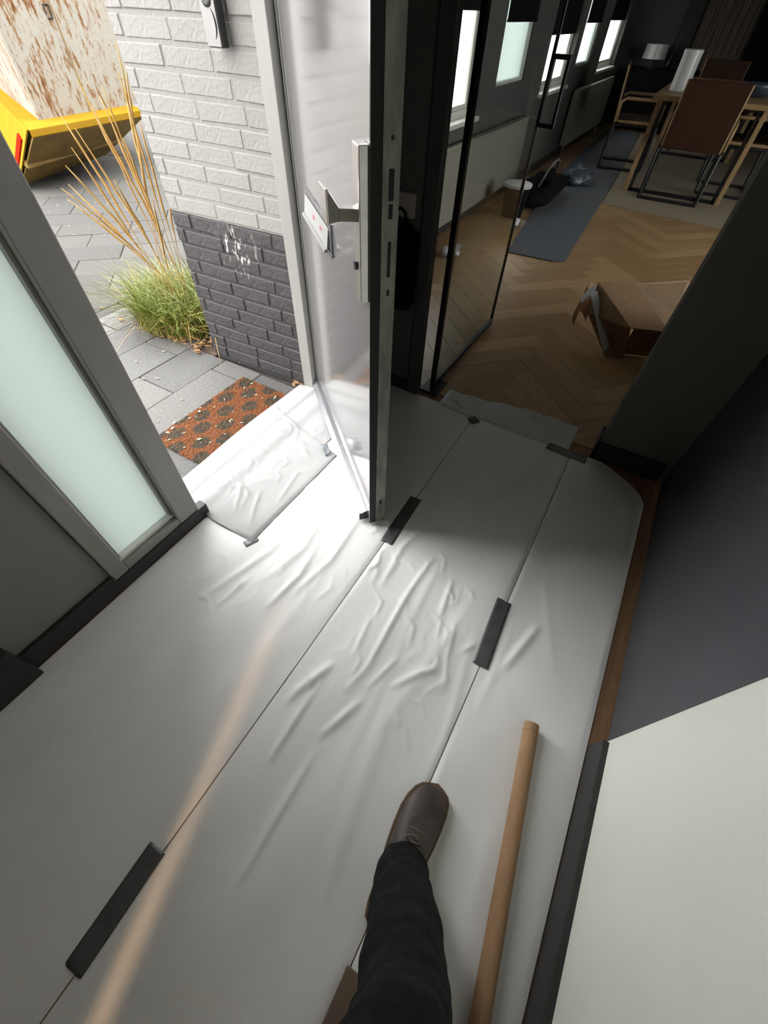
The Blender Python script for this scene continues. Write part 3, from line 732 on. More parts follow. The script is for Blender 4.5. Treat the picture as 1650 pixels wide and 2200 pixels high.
# ------------------------------------------------------------------ scraps and leaves lying outside (uncountable litter)
def litter(name, n, place, size, material, label, seed, zt=.003):
    rr = random.Random(seed); m = MB()
    for i in range(n):
        x, y, z = place(rr); a = rr.uniform(0, 6.28); L_ = rr.uniform(*size); w = L_*rr.uniform(.2, .6); t = rr.uniform(-.4, .4)
        ca, sa = math.cos(a), math.sin(a)
        pts = [(-L_/2, 0, 0), (0, -w/2, .002), (L_/2, 0, abs(t)*L_*.5), (0, w/2, .003)]
        top = [(x+p*ca-q*sa, y+p*sa+q*ca, z+zt+h_) for p, q, h_ in pts]
        m.hexa([(a_, b_, c_-.0012) for a_, b_, c_ in top], top)
    o = m.build(name, material, fix=False); return tag(o, label, 'litter', kind='stuff')
litter('paving_scraps', 130, lambda r: (r.uniform(.55, 3.4), r.uniform(1.34, 5.2), 0), (.008, .028), SCRAP, 'pale bits of leaf and wood scattered on the paving', 21)
litter('mat_scraps', 40, lambda r: (.715+r.random()**1.6*.58, r.uniform(1.30, 1.60), .014), (.008, .028), SCRAP, 'pale straw bits lying on the orange doormat', 22)
litter('leaf_litter', 260, lambda r: (1.36+abs(r.gauss(0, .22)), 1.99+abs(r.gauss(0, .30)), r.uniform(0, .025)), (.015, .05), LEAFM, 'brown dry leaves gathered at the brick corner', 23)
litter('leaf_litter', 8, lambda r: (1.405+r.uniform(-.02, .02), 1.29+r.uniform(-.01, .05), .02), (.02, .04), LEAFM, 'few dry leaves caught at the door jamb', 24)

# ------------------------------------------------------------------ ornamental grass
pg = empty('ornamental_grass', (1.62, 2.36, 0)); tag(pg, 'ornamental grass with tall straw stems at the brick corner', 'plant')
rr = random.Random(5)
def blades(n, rad, len_, spread, width, lean):
    m = MB()
    for i in range(n):
        a = rr.uniform(0, 6.28); r_ = rad*math.sqrt(rr.random()); bx, by = r_*math.cos(a), r_*math.sin(a)*1.15
        L_ = rr.uniform(*len_); da = rr.uniform(0, 6.28); sp = rr.uniform(.15, 1)*spread
        dx, dy = math.cos(da)*sp+lean[0], math.sin(da)*sp+lean[1]
        w = rr.uniform(*width); px, py = -math.sin(da)*w, math.cos(da)*w
        pts = []
        for k in range(5):
            t = k/4; s_ = L_*t
            pts.append((bx+dx*s_*t*1.2, by+dy*s_*t*1.2, max(0.002, s_*(1-.55*t*min(1, sp)))))
        vs = []
        for k, p in enumerate(pts):
            q = 1-(k/4)**1.5
            cy_ = lambda X_, Y_: max(Y_, -.435) if X_ > -.235 else Y_
            vs += [(p[0]-px*q, cy_(p[0], p[1]-py*q), p[2]), (p[0]+px*q, cy_(p[0], p[1]+py*q), p[2]+.001)]
        m.add(vs, [(2*k, 2*k+1, 2*k+3, 2*k+2) for k in range(4)])
    return m
o = blades(2600, .26, (.08, .36), .95, (.002, .0048), (-.12, .12)).build('foliage', GRASS, pg, fix=False); o['kind'] = 'stuff'
o = blades(900, .27, (.10, .42), 1.05, (.0018, .004), (-.15, .15)).build('foliage', GRASS2, pg, fix=False); o['kind'] = 'stuff'
o = blades(260, .26, (.1, .3), 1.8, (.0015, .0035), (-.3, -.3)).build('dry_foliage', STRAW, pg, fix=False); o['kind'] = 'stuff'
tips = [(-.26, .02, .86), (-.30, .06, .80), (-.20, .10, .95), (-.12, -.02, .98), (-.05, -.04, 1.04), (-.02, .05, 1.00), (.04, -.06, 1.08), (.10, -.05, 1.12), (-.34, .10, .72), (-.30, .18, .66), (-.24, .22, .70), (.02, -.12, .93), (-.08, -.10, .88), (-.10, .04, 1.06), (.08, -.14, .84), (-.16, -.05, .74), (.12, .0, 1.16), (-.22, .0, .92), (.05, -.17, .72), (-.05, -.13, .66)]
for tx, ty, tz in tips:
    bx, by = rr.uniform(-.08, .08), rr.uniform(-.12, .05); m = MB(); pts = []; rads = []
    for k in range(12):
        t = k/11; pts.append((bx+(tx-bx)*t**1.35+rr.uniform(-.004, .004)*(k > 6), by+(ty-by)*t**1.35+rr.uniform(-.004, .004)*(k > 6), tz*t))
        rads.append(.0016 if t < .52 else .0052*math.sin(math.pi*min(1, (t-.47)/.56))*rr.uniform(.75, 1.2)+.0008)
    m.tube(pts, rads, 5); m.build('stem', STRAW, pg, smooth=True)

# ------------------------------------------------------------------ skip container out on the drive
sk = empty('skip_container', (2.62, 5.72, 0)); tag(sk, 'rust-streaked cream and yellow steel skip outside on the drive', 'skip')
K = Matrix.Translation((-2.62, -5.72, 0))
A = Vector((2.658, 5.193, .50)); B = Vector((3.887+.10, 5.339, .50)); C = Vector((3.421, 6.973, .50)); A0 = Vector((2.60, 5.72, .04))
ac = (C-A).normalized(); ab = (B-A).normalized(); D = B+(C-A)*1.6; C2 = A+(C-A)*1.6
lip = .055
B0 = A0+(B-A)*.86+Vector((0, .05, .06)); C0 = A0+(C2-A)*.8; D0 = B0+(C2-A)*.8
body = MB(); body.hexa([K @ p for p in (A0, B0, D0, C0)], [K @ (p-Vector((0, 0, lip))) for p in (A, B, D, C2)])
body.build('lower_body', YELLOWD, sk, bevel=.01)
side = MB()       # yellow side plate
nrm = Vector((-ac.y, ac.x, 0)); off = nrm*.012
side.hexa([K @ (A0+off*2), K @ (A0+off), K @ (C0+off), K @ (C0+off*2)], [K @ (A+off*1.4), K @ (A+off*.2), K @ (C2+off*.2), K @ (C2+off*1.4)])
sp_ = side.build('side_plate', YELLOW, sk)
mid = lambda a, b, t: a+(b-a)*t
def on_side(u, v): return mid(mid(A, C, u), mid(A0, C0, u*.62), v)+off*2.6
rf = MB(); q = [on_side(.07, .20), on_side(.20, .17), on_side(.20, .80), on_side(.07, .84)]
rf.hexa([K @ (p-off*.9) for p in q], [K @ (p+off*.25) for p in q]); rf.build('reflector', REDR, sp_)
rim = MB(); rim.hexa([K @ (x-Vector((0, 0, lip))) for x in (A, B, D, C2)], [K @ x for x in (A, B, D, C2)])
rim.build('rim', YELLOW, sk, bevel=.006)
rib = MB(); q0, q1 = mid(A, A0, .62), mid(B, B0, .62); out_ = Vector((ab.y, -ab.x, 0))
rib.hexa([K @ x for x in (q0, q1, q1+out_*.05+Vector((0, 0, -.02)), q0+out_*.05+Vector((0, 0, -.02)))], [K @ (x+Vector((0, 0, .05))) for x in (q0, q1, q1+out_*.05, q0+out_*.05)])
rib.build('stiffening_rib', YELLOWD, sk, bevel=.008)
c1 = Vector((2.975, 5.541, .50)); c2 = Vector((4.121, 5.667, .50)); c3 = Vector((3.842, 7.711, .50)); c2 = c1+(c2-c1)*1.3; c4 = c2+(c3-c1)
pan = MB(); tilt = Vector((.02, .06, 0))
for p, q_ in ((c1, c2), (c2, c4), (c4, c3), (c3, c1)):
    d_ = (q_-p).normalized(); n_ = Vector((-d_.y, d_.x, 0))*.02; h_ = Vector((0, 0, 1.15))
    o = MB().hexa([K @ x for x in (p, q_, q_+n_, p+n_)], [K @ (x+h_) for x in (p, q_, q_+n_, p+n_)]).build('body_panel', RUST, sk)
d_ = (c2-c1).normalized(); n_ = Vector((d_.y, -d_.x, 0))
pp = c1+d_*.60+n_*.004
MB().tube([K @ (pp+Vector((0, 0, z))) for z in (0, .4, .8, 1.15)], .005, 6).build('weld_seam', YELLOWD, sk)
pq = c1+d_*.52+n_*.006; hk = [K @ (pq+Vector((0, 0, z))+d_*x) for x, z in ((0, .62), (.05, .62), (.05, .70), (0, .70), (0, .64))]
MB().tube(hk, .006, 6).build('latch', SOLE, sk)
for t, u in ((.18, .25), (.8, .25), (.18, .9), (.8, .9)):
    p = mid(mid(A0, B0, t), mid(C0, D0, t), u); MB().box(p.x-.07-2.62, p.x+.07-2.62, p.y-.07-5.72, p.y+.07-5.72, 0, .075).build('skid_foot', YELLOWD, sk, bevel=.01)

# ------------------------------------------------------------------ cardboard tube and strip on the floor paper
p0 = Vector((.449, -.268, .0275)); p1 = Vector((-.42, -.3805, .0275)); d_ = (p1-p0).normalized()
tb = MB(); n_t = 24; R0, R1 = .0205, .0172
e1 = Vector((-d_.y, d_.x, 0)); e2 = d_.cross(e1)
def rg(c, r): return [c+(e1*math.cos(2*math.pi*k/n_t)+e2*math.sin(2*math.pi*k/n_t))*r for k in range(n_t)]
tb.loft([rg(p0+d_*.12, R1*.98), rg(p0, R1), rg(p0-d_*.0005, R0-.001), rg(p0+d_*.001, R0), rg(p1, R0), rg(p1, R1), rg(p1-d_*.12, R1*.98)], cap=True)
to = tb.build('cardboard_tube', TUBEM, smooth=False); tag(to, 'long round cardboard tube lying beside the right baseboard', 'tube')
tor = MB().loft([rg(p0+d_*.02, R0+.0002), rg(p0+d_*.0205, R0+.0008), rg(p0+d_*.024, R0+.0008), rg(p0+d_*.0245, R0+.0002)]).build('spiral_edge', KRAFTD, to)
st = MB().box(-.95, -.205, -.19, -.072, .009, .024).build('cardboard_strip', STRIPM, bevel=.002); tag(st, 'flat brown cardboard strip behind the trouser leg', 'cardboard')

# ------------------------------------------------------------------ person (trouser leg and shoe enter the picture from below)
pe = empty('person', (-.30, -.12, 0)); tag(pe, 'person in dark trousers and brown leather shoes stepping onto the paper', 'person')
PK = Matrix.Translation((.30, .12, 0))
def ring_at(c, rx, ry, ang=0, n=20, tiltx=0, folds=0, ph=0):
    out = []
    for k in range(n):
        a = 2*math.pi*k/n; f = 1+folds*math.sin(5*a+ph)
        x, y = rx*math.cos(a)*f, ry*math.sin(a)*f
        out.append(PK @ Vector((c[0]+x*math.cos(ang)-y*math.sin(ang), c[1]+x*math.sin(ang)+y*math.cos(ang), c[2]+tiltx*x)))
    return out
tr = MB()
legL = [((-.020, -.100, .060), .070, .062, -.55), ((-.026, -.101, .085), .073, .064, -.5), ((-.036, -.103, .13), .072, .063, -.3), ((-.046, -.106, .17), .066, .060, -.2), ((-.058, -.109, .21), .071, .064, -.1), ((-.080, -.117, .30), .072, .066, 0), ((-.105, -.124, .40), .071, .064, 0), ((-.128, -.131, .50), .069, .062, 0), ((-.175, -.125, .62), .078, .074, 0), ((-.24, -.105, .74), .088, .084, 0), ((-.30, -.09, .84), .098, .092, 0), ((-.335, -.11, .92), .10, .10, 0)]
tr.loft([ring_at(c, a, b, .0, 20, t, .025, i*1.3) for i, (c, a, b, t) in enumerate(legL)])
legR = [((-.640, -.33, .055), .070, .064, -.3), ((-.625, -.33, .10), .071, .064, -.2), ((-.60, -.325, .20), .066, .062, 0), ((-.555, -.315, .34), .071, .068, 0), ((-.50, -.30, .50), .072, .070, 0), ((-.45, -.285, .66), .084, .082, 0), ((-.39, -.265, .82), .098, .094, 0), ((-.355, -.23, .92), .10, .10, 0)]
tr.loft([ring_at(c, a, b, .0, 20, t, .025, i) for i, (c, a, b, t) in enumerate(legR)])
tr.loft([ring_at((-.35, -.175, z), a, b, 0, 20) for z, a, b in ((.84, .07, .10), (.88, .105, .155), (.95, .115, .165), (1.03, .105, .150))])
tro = tr.build('trousers', JEANS, pe, smooth=True)
rm = tro.modifiers.new('fuse', 'REMESH'); rm.mode = 'VOXEL'; rm.voxel_size = .009; rm.use_smooth_shade = True
sm = tro.modifiers.new('smooth', 'SMOOTH'); sm.factor = .5; sm.iterations = 5
dt = bpy.data.textures.new('cloth_folds', 'CLOUDS'); dt.noise_scale = .075; dt.noise_depth = 2
dm = tro.modifiers.new('folds', 'DISPLACE'); dm.texture = dt; dm.strength = .022; dm.mid_level = .5
def shoe(cx, cy, ang, label):
    Ms = PK @ Matrix.Translation((cx, cy, .0075)) @ Matrix.Rotation(ang, 4, 'Z')
    # stations along the foot: x, half width, y shift, top height
    stt = [(-.135, .020, 0, .055), (-.128, .031, 0, .075), (-.105, .037, 0, .090), (-.07, .039, .000, .100), (-.03, .041, .001, .102), (.01, .046, .001, .088), (.05, .050, -.001, .070), (.09, .0515, -.003, .056), (.12, .049, -.006, .050), (.145, .042, -.010, .045), (.160, .031, -.013, .038), (.168, .015, -.015, .028)]
    up_ = MB(); rings = []
    for x, w, ys, h_ in stt:
        r_ = []
        for k in range(16):
            a = 2*math.pi*k/16; c, s_ = math.cos(a), math.sin(a)
            yy = w*math.copysign(abs(c)**.8, c); zz = .026+(h_-.026)*max(0, s_)**.75 if s_ >= 0 else .026+.012*s_
            r_.append(Ms @ Vector((x, yy+ys, zz)))
        rings.append(r_)
    up_.loft(rings); u_ = up_.build('shoe', LEATH, pe, smooth=True, sub=1)
    if label: u_['label'] = label
    for nm, z0, z1, gr, mm_ in (('sole', 0, .020, .004, SOLE), ('welt', .018, .026, .0055, WELT)):
        rr_ = []
        for z, e in ((z0, -.002), (z0+.003, 0), (z1-.002, 0), (z1, -.002)):
            left = [(x, w+gr+e+ys, z) for x, w, ys, _ in stt]; right = [(x, -(w+gr+e)+ys, z) for x, w, ys, _ in reversed(stt)]
            front = [(.168+gr+e+.002, -.015, z)]; back = [(-.135-gr-e, 0, z)]
            rr_.append([Ms @ Vector(p) for p in back+left+front+right])
        MB().loft(rr_).build(nm, mm_, u_)
    for i in range(4):
        x = .040-.021*i; z = .082+.0095*i
        pts = [(x, -.022, z-.012), (x-.004, -.010, z-.001), (x-.006, 0, z+.003), (x-.004, .012, z-.001), (x, .022, z-.012)]
        MB().tube([Ms @ Vector(p) for p in pts], .0022, 6).build('lace', LACE, u_, smooth=True)
    kn = [(.048+.012*math.cos(t), .018*math.sin(2*t), .086+.004*math.cos(3*t)) for t in [i*math.pi/8 for i in range(16)]]
    MB().tube([Ms @ Vector(p) for p in kn], .0018, 6, closed=True).build('lace', LACE, u_, smooth=True)
shoe(.008, -.093, math.radians(3), 'scuffed brown leather shoe')
shoe(-.60, -.335, math.radians(-8), None)

# ------------------------------------------------------------------ steel-framed glass door, swung into the living room
gdo = empty('door_3', (1.775, .702, 0)); struct(gdo, 'black framed glass door standing open to the living room', 'door')
GM = Matrix.Rotation(math.radians(-.6), 4, 'Z')
GW = .86
def gbox(m, *a): return m.box(*a, GM)
gbox(MB(), 0, .024, -.012, .012, .012, 2.30).build('stile', BLACKM, gdo, bevel=.002)
gbox(MB(), GW-.012, GW, -.0075, .0075, .012, 2.30).build('stile', BLACKM, gdo, bevel=.002)
gbox(MB(), .024, GW-.012, -.012, .012, .012, .034).build('bottom_rail', BLACKM, gdo, bevel=.002)
gbox(MB(), .024, GW-.012, -.008, .008, .034, .044).build('glazing_bar', FRD, gdo)
gbox(MB(), .024, GW-.012, -.012, .012, 2.26, 2.30).build('top_rail', BLACKM, gdo, bevel=.002)
gbox(MB(), .020, GW-.008, -.004, .004, .04, 2.27).build('pane', GLASSD, gdo)
hd = MB()
for z in (.962, 1.176): gbox(hd, GW-.030, GW-.004, -.075, -.0075, z-.008, z+.008)
gbox(hd, GW-.030, GW-.004, -.083, -.069, .954, 1.184)
gbox(hd, GW-.030, GW-.004, -.016, -.0075, .954, 1.184)
hd.build('pull_handle', BLACKM, gdo, bevel=.002)
gbox(MB(), -.035, .10, -.05, .05, .0, .012).build('pivot_plate', BLACKM, gdo, bevel=.002)

# light switch and black bag on the partition
sw = empty('light_switch', (PX, .882, .811)); tag(sw, 'pale light switch plate on the partition wall', 'switch')
MB().box(-.010, -.0005, -.040, .040, -.040, .040).build('cover_plate', PINKW, sw, bevel=.003)
MB().box(-.014, -.010, -.024, .024, -.024, .024).build('rocker', PINKW, sw, bevel=.002)
bg = MB(); rings = []
for z, y0, y1, t in ((.435, .82, .955, .05), (.47, .807, .96, .075), (.60, .800, .965, .08), (.680, .797, .965, .075), (.695, .790, .965, .07), (.715, .80, .962, .065), (.745, .83, .95, .05), (.752, .85, .94, .035)):
    cy = (y0+y1)/2; ry = (y1-y0)/2
    rings.append([(PX-.004-t/2+t/2*math.copysign(abs(math.cos(a))**.6, math.cos(a)), cy+ry*math.copysign(abs(math.sin(a))**.6, math.sin(a)), z) for a in [2*math.pi*k/16 for k in range(16)]])
bo_ = bg.loft(rings).build('hanging_bag', BAGB, smooth=True); tag(bo_, 'black bag hanging on the wall behind the front door', 'bag')
MB().tube([(PX-.03, .86, .74), (PX-.02, .875, .79), (PX-.012, .90, .80), (PX-.02, .925, .79), (PX-.03, .93, .74)], .006, 6).build('strap', BAGB, bo_)

# ------------------------------------------------------------------ living room
def radiator(x0, x1, z0, z1, label):
    e = empty('radiator', ((x0+x1)/2, LY-.06, 0)); M_ = Matrix.Translation((-(x0+x1)/2, -(LY-.06), 0))
    y0, y1 = LY-.10, LY-.03
    MB().box(x0, x1, y0, y0+.018, z0, z1-.012, M_).build('front_panel', RADW, e, bevel=.004)
    MB().box(x0, x1, y1-.014, y1, z0, z1-.012, M_).build('rear_panel', RADW, e, bevel=.004)
    m = MB(); m.box(x0, x1, y0, y1, z1-.012, z1, M_); m.build('top_grille', RADW, e, bevel=.003)
    for xx in (x0, x1): MB().box(xx-.002, xx+.002, y0, y1, z0, z1-.012, M_).build('side_cover', RADW, e)
    for xx in (x0+.1, x1-.1): MB().tube([M_ @ Vector((xx, (y0+y1)/2, 0)), M_ @ Vector((xx, (y0+y1)/2, z0))], .009, 8).build('pipe', RADW, e)
    MB().lathe([(.0, 0), (.016, 0), (.018, .05), (.0, .055)], x0+.02, y0+.03, 12, M_ @ Matrix.Translation((0, 0, z1-.07))).build('valve', WINF, e, smooth=True)
    return tag(e, label, 'radiator', 'radiators under the windows')
radiator(3.55, 5.70, .12, .615, 'long pale radiator seen through the glass door')
radiator(7.75, 10.1, .12, .665, 'far pale radiator beyond the black door handle')

def rug(name, poly, t, material, label):
    o = MB().prism(poly, .001, t).build(name, material, bevel=.003); return tag(o, label, 'rug')
rug('runner_rug', [(3.90, 1.03), (3.925, .64), (3.99, .555), (7.42, .74), (10.45, .95), (10.45, 1.52), (6.5, 1.36)], .009, RUGB, 'dark slate blue runner rug along the window wall')
rug('area_rug', [(5.83, .64), (5.73, -.42), (5.62, -1.9), (10.4, -1.9), (10.4, .93), (7.42, .728)], .006, RUGT, 'beige rug under the dining table')

# dining table
tx0, tx1, ty0, ty1 = 6.56, 8.95, -.46, .55
tt_ = empty('dining_table', ((tx0+tx1)/2, .045, .006)); tag(tt_, 'light oak dining table with black floor frames', 'table')
TM = Matrix.Translation((-(tx0+tx1)/2, -.045, 0))
MB().box(tx0-.05, tx1+.05, ty0-.05, ty1+.05, .745, .785, TM).build('tabletop', OAK, tt_, bevel=.004)
for xx in (tx0, tx1):
    for yy in (ty0, ty1):
        MB().box(xx-.02, xx+.045, yy-.045 if yy > 0 else yy, yy if yy > 0 else yy+.045, .0, .745, TM).build('leg', OAK, tt_, bevel=.003)
        MB().box(xx, xx+.03, yy-.085 if yy > 0 else yy+.055, yy-.055 if yy > 0 else yy+.085, .0, .745, TM).build('inner_leg', BLACKM, tt_)
    MB().box(xx, xx+.03, ty0+.055, ty1-.055, .0, .03, TM).build('floor_bar', BLACKM, tt_)
# cantilever chairs
def make_chair(label):
    e = empty('dining_chair'); tag(e, label, 'chair', 'chairs around the dining table')
    w = .29; r_ = .015
    for s_ in (-1, 1):
        y = s_*w
        MB().tube([(.24, y, r_), (-.27, y, r_)], r_, 8).build('floor_tube', BLACKM, e)
        MB().tube([(-.27, y, r_), (-.265, y, .20), (-.25, y, .43)], r_, 8).build('leg', BLACKM, e)
        MB().tube([(.24, y, r_), (.25, y, .22), (.24, y, .43)], r_, 8).build('leg', BLACKM, e)
        MB().tube([(.24, y, .425), (-.25, y, .425)], r_, 8).build('seat_rail', BLACKM, e)
        lp_ = [(-.24, .46), (-.25, .62), (-.20, .655), (.18, .655), (.23, .62), (.23, .49), (.18, .455), (-.18, .455)]
        MB().tube([(x, y*1.03, z) for x, z in lp_], .016, 8, closed=True).build('armrest', OAK, e, smooth=True)
        MB().tube([(-.255, y*.93, .44), (-.30, y*.93, .92)], .012, 8).build('back_post', OAK, e)
    MB().tube([(-.27, -w, r_), (-.27, w, r_)], r_, 8).build('cross_tube', BLACKM, e)
    MB().box(-.24, .25, -w+.02, w-.02, .425, .475).build('seat', COGNAC, e, bevel=.015, segs=3)
    m = MB(); rings = []
    for z in (.43, .50, .62, .75, .86, .925):
        x = -.255-(z-.44)*.095; h_ = w-.018
        rings.append([(x-.012, -h_, z), (x+.016, -h_, z), (x+.016+.012, 0, z), (x+.016, h_, z), (x-.012, h_, z), (x-.02+.012, 0, z)])
    m.loft(rings); m.build('backrest', COGNAC, e, bevel=.006)
    return e
ch = make_chair('brown leather chair with its back turned, at the near table end'); ch.location = (6.575, .055, .006)
c_ = copy_tree(ch); c_.location = (7.75, .80, .009); c_.rotation_euler = (0, 0, math.radians(-82)); c_['label'] = 'brown leather chair on the window side of the table'
c_ = copy_tree(ch); c_.location = (7.22, -.42, .006); c_.rotation_euler = (0, 0, math.radians(92)); c_['label'] = 'brown leather chair pushed under the right table side'
c_ = copy_tree(ch); c_.location = (9.50, .10, .006); c_.rotation_euler = (0, 0, math.radians(183)); c_['label'] = 'brown leather chair at the far table end'
cn = empty('canister', (7.03, .43, .791)); tag(cn, 'white cylindrical canister on the dining table', 'canister')
MB().lathe([(.0, 0), (.085, 0), (.09, .01), (.088, .27), (.0, .27)], 0, 0, 28).build('body', CERAM, cn, smooth=False)
MB().lathe([(.0, .27), (.091, .27), (.091, .295), (.08, .30), (0, .30)], 0, 0, 28).build('lid', CERAM, cn)
bw_ = empty('serving_bowl', (7.15, -.30, .791)); tag(bw_, 'pale glass bowl on the right of the dining table', 'bowl')
MB().lathe([(.0, .003), (.06, 0), (.065, .004), (.13, .06), (.16, .10), (.155, .10), (.12, .062), (.05, .012), (.0, .012)], 0, 0, 28).build('bowl_shell', BAGBL, bw_, smooth=True)
# sideboard, lamp, curtain at the far wall
sb = empty('sideboard', (10.75, 1.0, 0)); tag(sb, 'dark sideboard against the far wall', 'sideboard')
MB().box(-.22, .24, -.75, .5, .08, .74).build('body', BAGB, sb, bevel=.004)
for k in range(3): MB().box(-.235, -.221, -.74+.415*k, -.74+.415*k+.40, .09, .73).build('cabinet_door', BAGB, sb, bevel=.003)
for yy in (-.7, .45): MB().box(-.18, -.14, yy-.02, yy+.02, 0, .08).build('leg', BLACKM, sb)
tl = empty('table_lamp', (10.70, 1.20, .74)); tag(tl, 'unlit lamp with white drum shade on the sideboard', 'lamp')
MB().lathe([(.0, 0), (.07, 0), (.07, .012), (.012, .02), (.012, .22), (0, .22)], 0, 0, 20).build('base', BLACKM, tl)
MB().lathe([(.175, .11), (.165, .265), (.162, .265), (.172, .11)], 0, 0, 28).build('lamp_shade', CERAM, tl)
vs_ = empty('bud_vase', (10.72, .95, .74)); tag(vs_, 'thin dark vase with a twig on the sideboard', 'vase')
MB().lathe([(.0, 0), (.03, 0), (.038, .06), (.015, .14), (.012, .2), (0, .2)], 0, 0, 16).build('body', BLACKM, vs_, smooth=True)
MB().tube([(0, 0, .18), (.01, -.02, .3), (.0, -.06, .42), (.01, -.12, .50)], .005, 6).build('twig', TAUPE, vs_)
ct = MB(); ring = []
for k in range(60):
    t = k/59; ring.append((11.05+.025*math.sin(t*42), .02+.72*t))
poly = ring+[(11.09, .74), (11.09, .02)]
cto = ct.prism(poly, .02, 2.5).build('curtain', TAUPE); tag(cto, 'taupe curtain panel on the far wall', 'curtain')
struct(MB().box(11.06, 11.1, .78, 1.02, 0, 2.5).build('trim_6', BLACKM), 'black upright strip beside the curtain', 'trim')
struct(MB().box(11.06, 11.1, -.9, -.02, 0, 2.5).build('door_4', BAGB), 'black door in the far wall', 'door')
struct(MB().box(3.3, 5.4, -3.16, -3.15, .05, 2.40).build('window_7', WINGL), 'added unseen daylight window in the side wall of the living room', 'window')  # added out of view to bring daylight into the living room
# clutter by the radiators
bk = empty('bucket', (4.83, 1.32, .009)); tag(bk, 'small grey bucket with a white rim on the rug by the radiator', 'bucket')
MB().lathe([(.0, 0), (.095, 0), (.125, .25), (.12, .25), (.09, .008), (0, .008)], 0, 0, 24).build('body', BAGB, bk, smooth=False)
MB().lathe([(.122, .235), (.131, .235), (.133, .258), (.122, .258)], 0, 0, 24).build('rim', CERAM, bk)
MB().tube([(.128*math.cos(t), .128*math.sin(t)*.35-.10, .235-.10*math.sin(t)) for t in [math.pi*i/10 for i in range(11)]], .003, 6).build('bail_handle', CERAM, bk)
def pile(name, c, s, material, label, cat, seed):
    bm = bmesh.new(); bmesh.ops.create_icosphere(bm, subdivisions=3, radius=1); rr_ = random.Random(seed); ph = [rr_.uniform(0, 6) for _ in range(6)]
    for v in bm.verts:
        p = v.co.copy(); f = 1+.16*math.sin(5*p.x+ph[0])*math.cos(4*p.y+ph[1])+.10*math.sin(9*p.y+7*p.z+ph[2])+.05*math.sin(15*p.x+11*p.z+ph[3])
        v.co = Vector((p.x*s[0]*f, p.y*s[1]*f, max(0, (p.z*.62+.38))*s[2]*f))
    me = bpy.data.meshes.new(name); bm.to_mesh(me); bm.free(); me.materials.append(material); o = link(name, me, smooth=True); o.location = c
    return tag(o, label, cat)
pile('tool_bag', (5.58, 1.25, .009), (.50, .19, .22), BAGB, 'black tool bag slumped on the rug under the radiator', 'bag', 4)
o = MB().tube([(-.30, -.02, .16), (-.2, -.06, .30), (0, -.08, .34), (.18, -.06, .30), (.28, -.02, .16)], .010, 8).build('bag_handle', FRD, bpy.data.objects['tool_bag'], smooth=True)
pile('plastic_sheet', (6.48, 1.08, .009), (.20, .16, .15), BAGBL, 'crumpled blue-grey plastic on the slate rug', 'plastic', 9)
crumple('paper_scrap', (3.55, 1.40, .002), (.07, .06, .05), 'white crumpled scrap on the floor behind the glass', WHITEP, 'paper', None, 8)
crumple('paper_scrap', (4.55, 1.19, .010), (.07, .025, .04), 'white paper sliver beside the bucket', WHITEP, 'paper', None, 12)

# folded cardboard lying on the herringbone floor
def slab(pts, t, name, material, parent=None):
    pts = [Vector(p) for p in pts]; n_ = (pts[1]-pts[0]).cross(pts[-1]-pts[0]).normalized()
    if n_.z < 0: n_ = -n_
    k = len(pts); vs_2 = [p-n_*t for p in pts]+pts
    return MB().add(vs_2, [tuple(range(k-1, -1, -1)), tuple(range(k, 2*k))]+[(i, (i+1) % k, k+(i+1) % k, k+i) for i in range(k)]).build(name, material, parent)
cb = empty('cardboard_box', (2.80, -.03, 0)); tag(cb, 'torn open brown cardboard box lying on the herringbone floor', 'cardboard box')
def cbp(*pts): return [(x-2.80, y+.03, z) for x, y, z in pts]
slab(cbp((2.97, .185, .27), (3.08, -.012, .275), (2.735, -.285, .19), (2.665, -.095, .19)), .006, 'top_panel', KRAFT, cb)
slab(cbp((2.97, .185, .262), (2.665, -.095, .185), (2.66, -.135, .012), (2.64, -.03, .012), (2.83, .165, .14)), .006, 'side_flap', KRAFTD, cb)
slab(cbp((3.10, -.02, .262), (3.42, -.30, .24), (3.45, -.385, .19), (2.745, -.300, .178)), .006, 'back_flap', KRAFTD, cb)
slab(cbp((3.42, -.30, .25), (3.53, -.29, .23), (3.46, -.385, .20)), .005, 'torn_corner', KRAFT, cb)
slab(cbp((2.70, -.115, .180), (2.765, -.285, .180), (2.80, -.275, .008), (2.735, -.105, .008)), .006, 'front_panel', KRAFTD, cb)
m = MB(); r_a = []; r_b = []
for k in range(9):
    a = math.radians(-50+k*26)
    r_a.append((2.905+.055*math.cos(a)-2.80, .20+.05*math.sin(a)+.03, .05+.045*math.sin(a+.6)))
    r_b.append((3.02+.03*math.cos(a)-2.80, .21+.03*math.sin(a)+.03, .20+.03*math.sin(a+.6)))
m.add(r_a+r_b, [(i, i+1, 9+i+1, 9+i) for i in range(8)]); o = m.build('curled_flap', KRAFT, cb, smooth=True, fix=False)
sd = o.modifiers.new('solid', 'SOLIDIFY'); sd.thickness = .005
slab(cbp((2.862, .195, .235), (2.905, .165, .245), (2.69, -.035, .05), (2.655, -.02, .022)), .003, 'white_label_strip', WHITEP, cb)
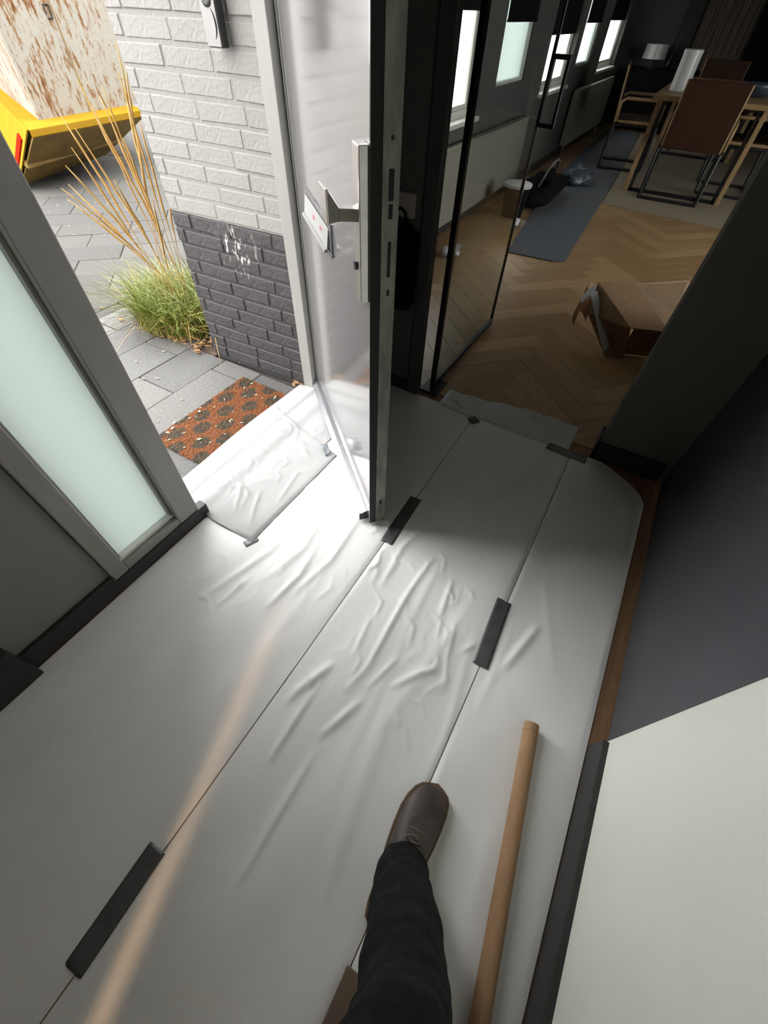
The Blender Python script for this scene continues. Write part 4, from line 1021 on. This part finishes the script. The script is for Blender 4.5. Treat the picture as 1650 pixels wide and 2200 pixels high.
slab(cbp((2.90, .24, .20), (2.95, .19, .265), (2.88, .18, .24), (2.84, .225, .18)), .003, 'white_label_strip', WHITEP, cb)

cl = empty('fill_lamp', (-1.0, .35, CZ)); tag(cl, 'added unseen fill lamp on the hall ceiling', 'lamp')  # added fill light, out of view, lifts the dim rear of the hall
MB().lathe([(0, -.05), (.19, -.05), (.20, -.04), (.20, -.001), (0, -.001)], 0, 0, 32).build('housing', FRAMEW, cl)
la = bpy.data.lights.new('fill_disc', 'AREA'); la.shape = 'DISK'; la.size = .36; la.energy = 0.2; la.color = (1.0, .80, .60)
lao = bpy.data.objects.new('fill_disc', la); COL.objects.link(lao); lao.parent = cl; lao.location = (0, 0, -.056)
# ------------------------------------------------------------------ warm lamp behind a low hatch shaped to trim its beam
struct(MB().box(-2.575, -2.53, -.262, .615, .01, .995).build('beam_hatch', DARKD), 'added unseen low hatch, its gap shaping the warm floor beam', 'door')  # unseen, made low so the warm floor beam ends early
br = MB(); br.box(-5.3, -2.6, -2.0, -1.9, 0, CZ).box(-5.3, -2.6, 1.3, 1.4, 0, CZ).box(-5.3, -5.2, -2, 1.4, 0, CZ).box(-5.3, -2.6, -2, 1.4, CZ, CZ+.1).box(-5.3, -2.6, -2, 1.4, -.1, 0).box(-2.7, -2.6, -2, -.6, 0, CZ).box(-2.7, -2.6, 1.2, 1.4, 0, CZ)
struct(br.build('wall_back_room', WALLP), 'walls of the small room behind the hall', 'wall')
fl2 = empty('floor_lamp', (-4.55, -.862, 0)); tag(fl2, 'lit floor lamp in the room behind the hall', 'lamp')
MB().lathe([(0, 0), (.14, 0), (.14, .015), (.012, .025), (.012, 1.62), (0, 1.62)], 0, 0, 20).build('pole', BLACKM, fl2)
lt = bpy.data.lights.new('lamp_bulb', 'POINT'); lt.energy = 170; lt.color = (1.0, .62, .34); lt.shadow_soft_size = .022
lo = bpy.data.objects.new('lamp_bulb', lt); COL.objects.link(lo); lo.parent = fl2; lo.location = (0, 0, 1.66)
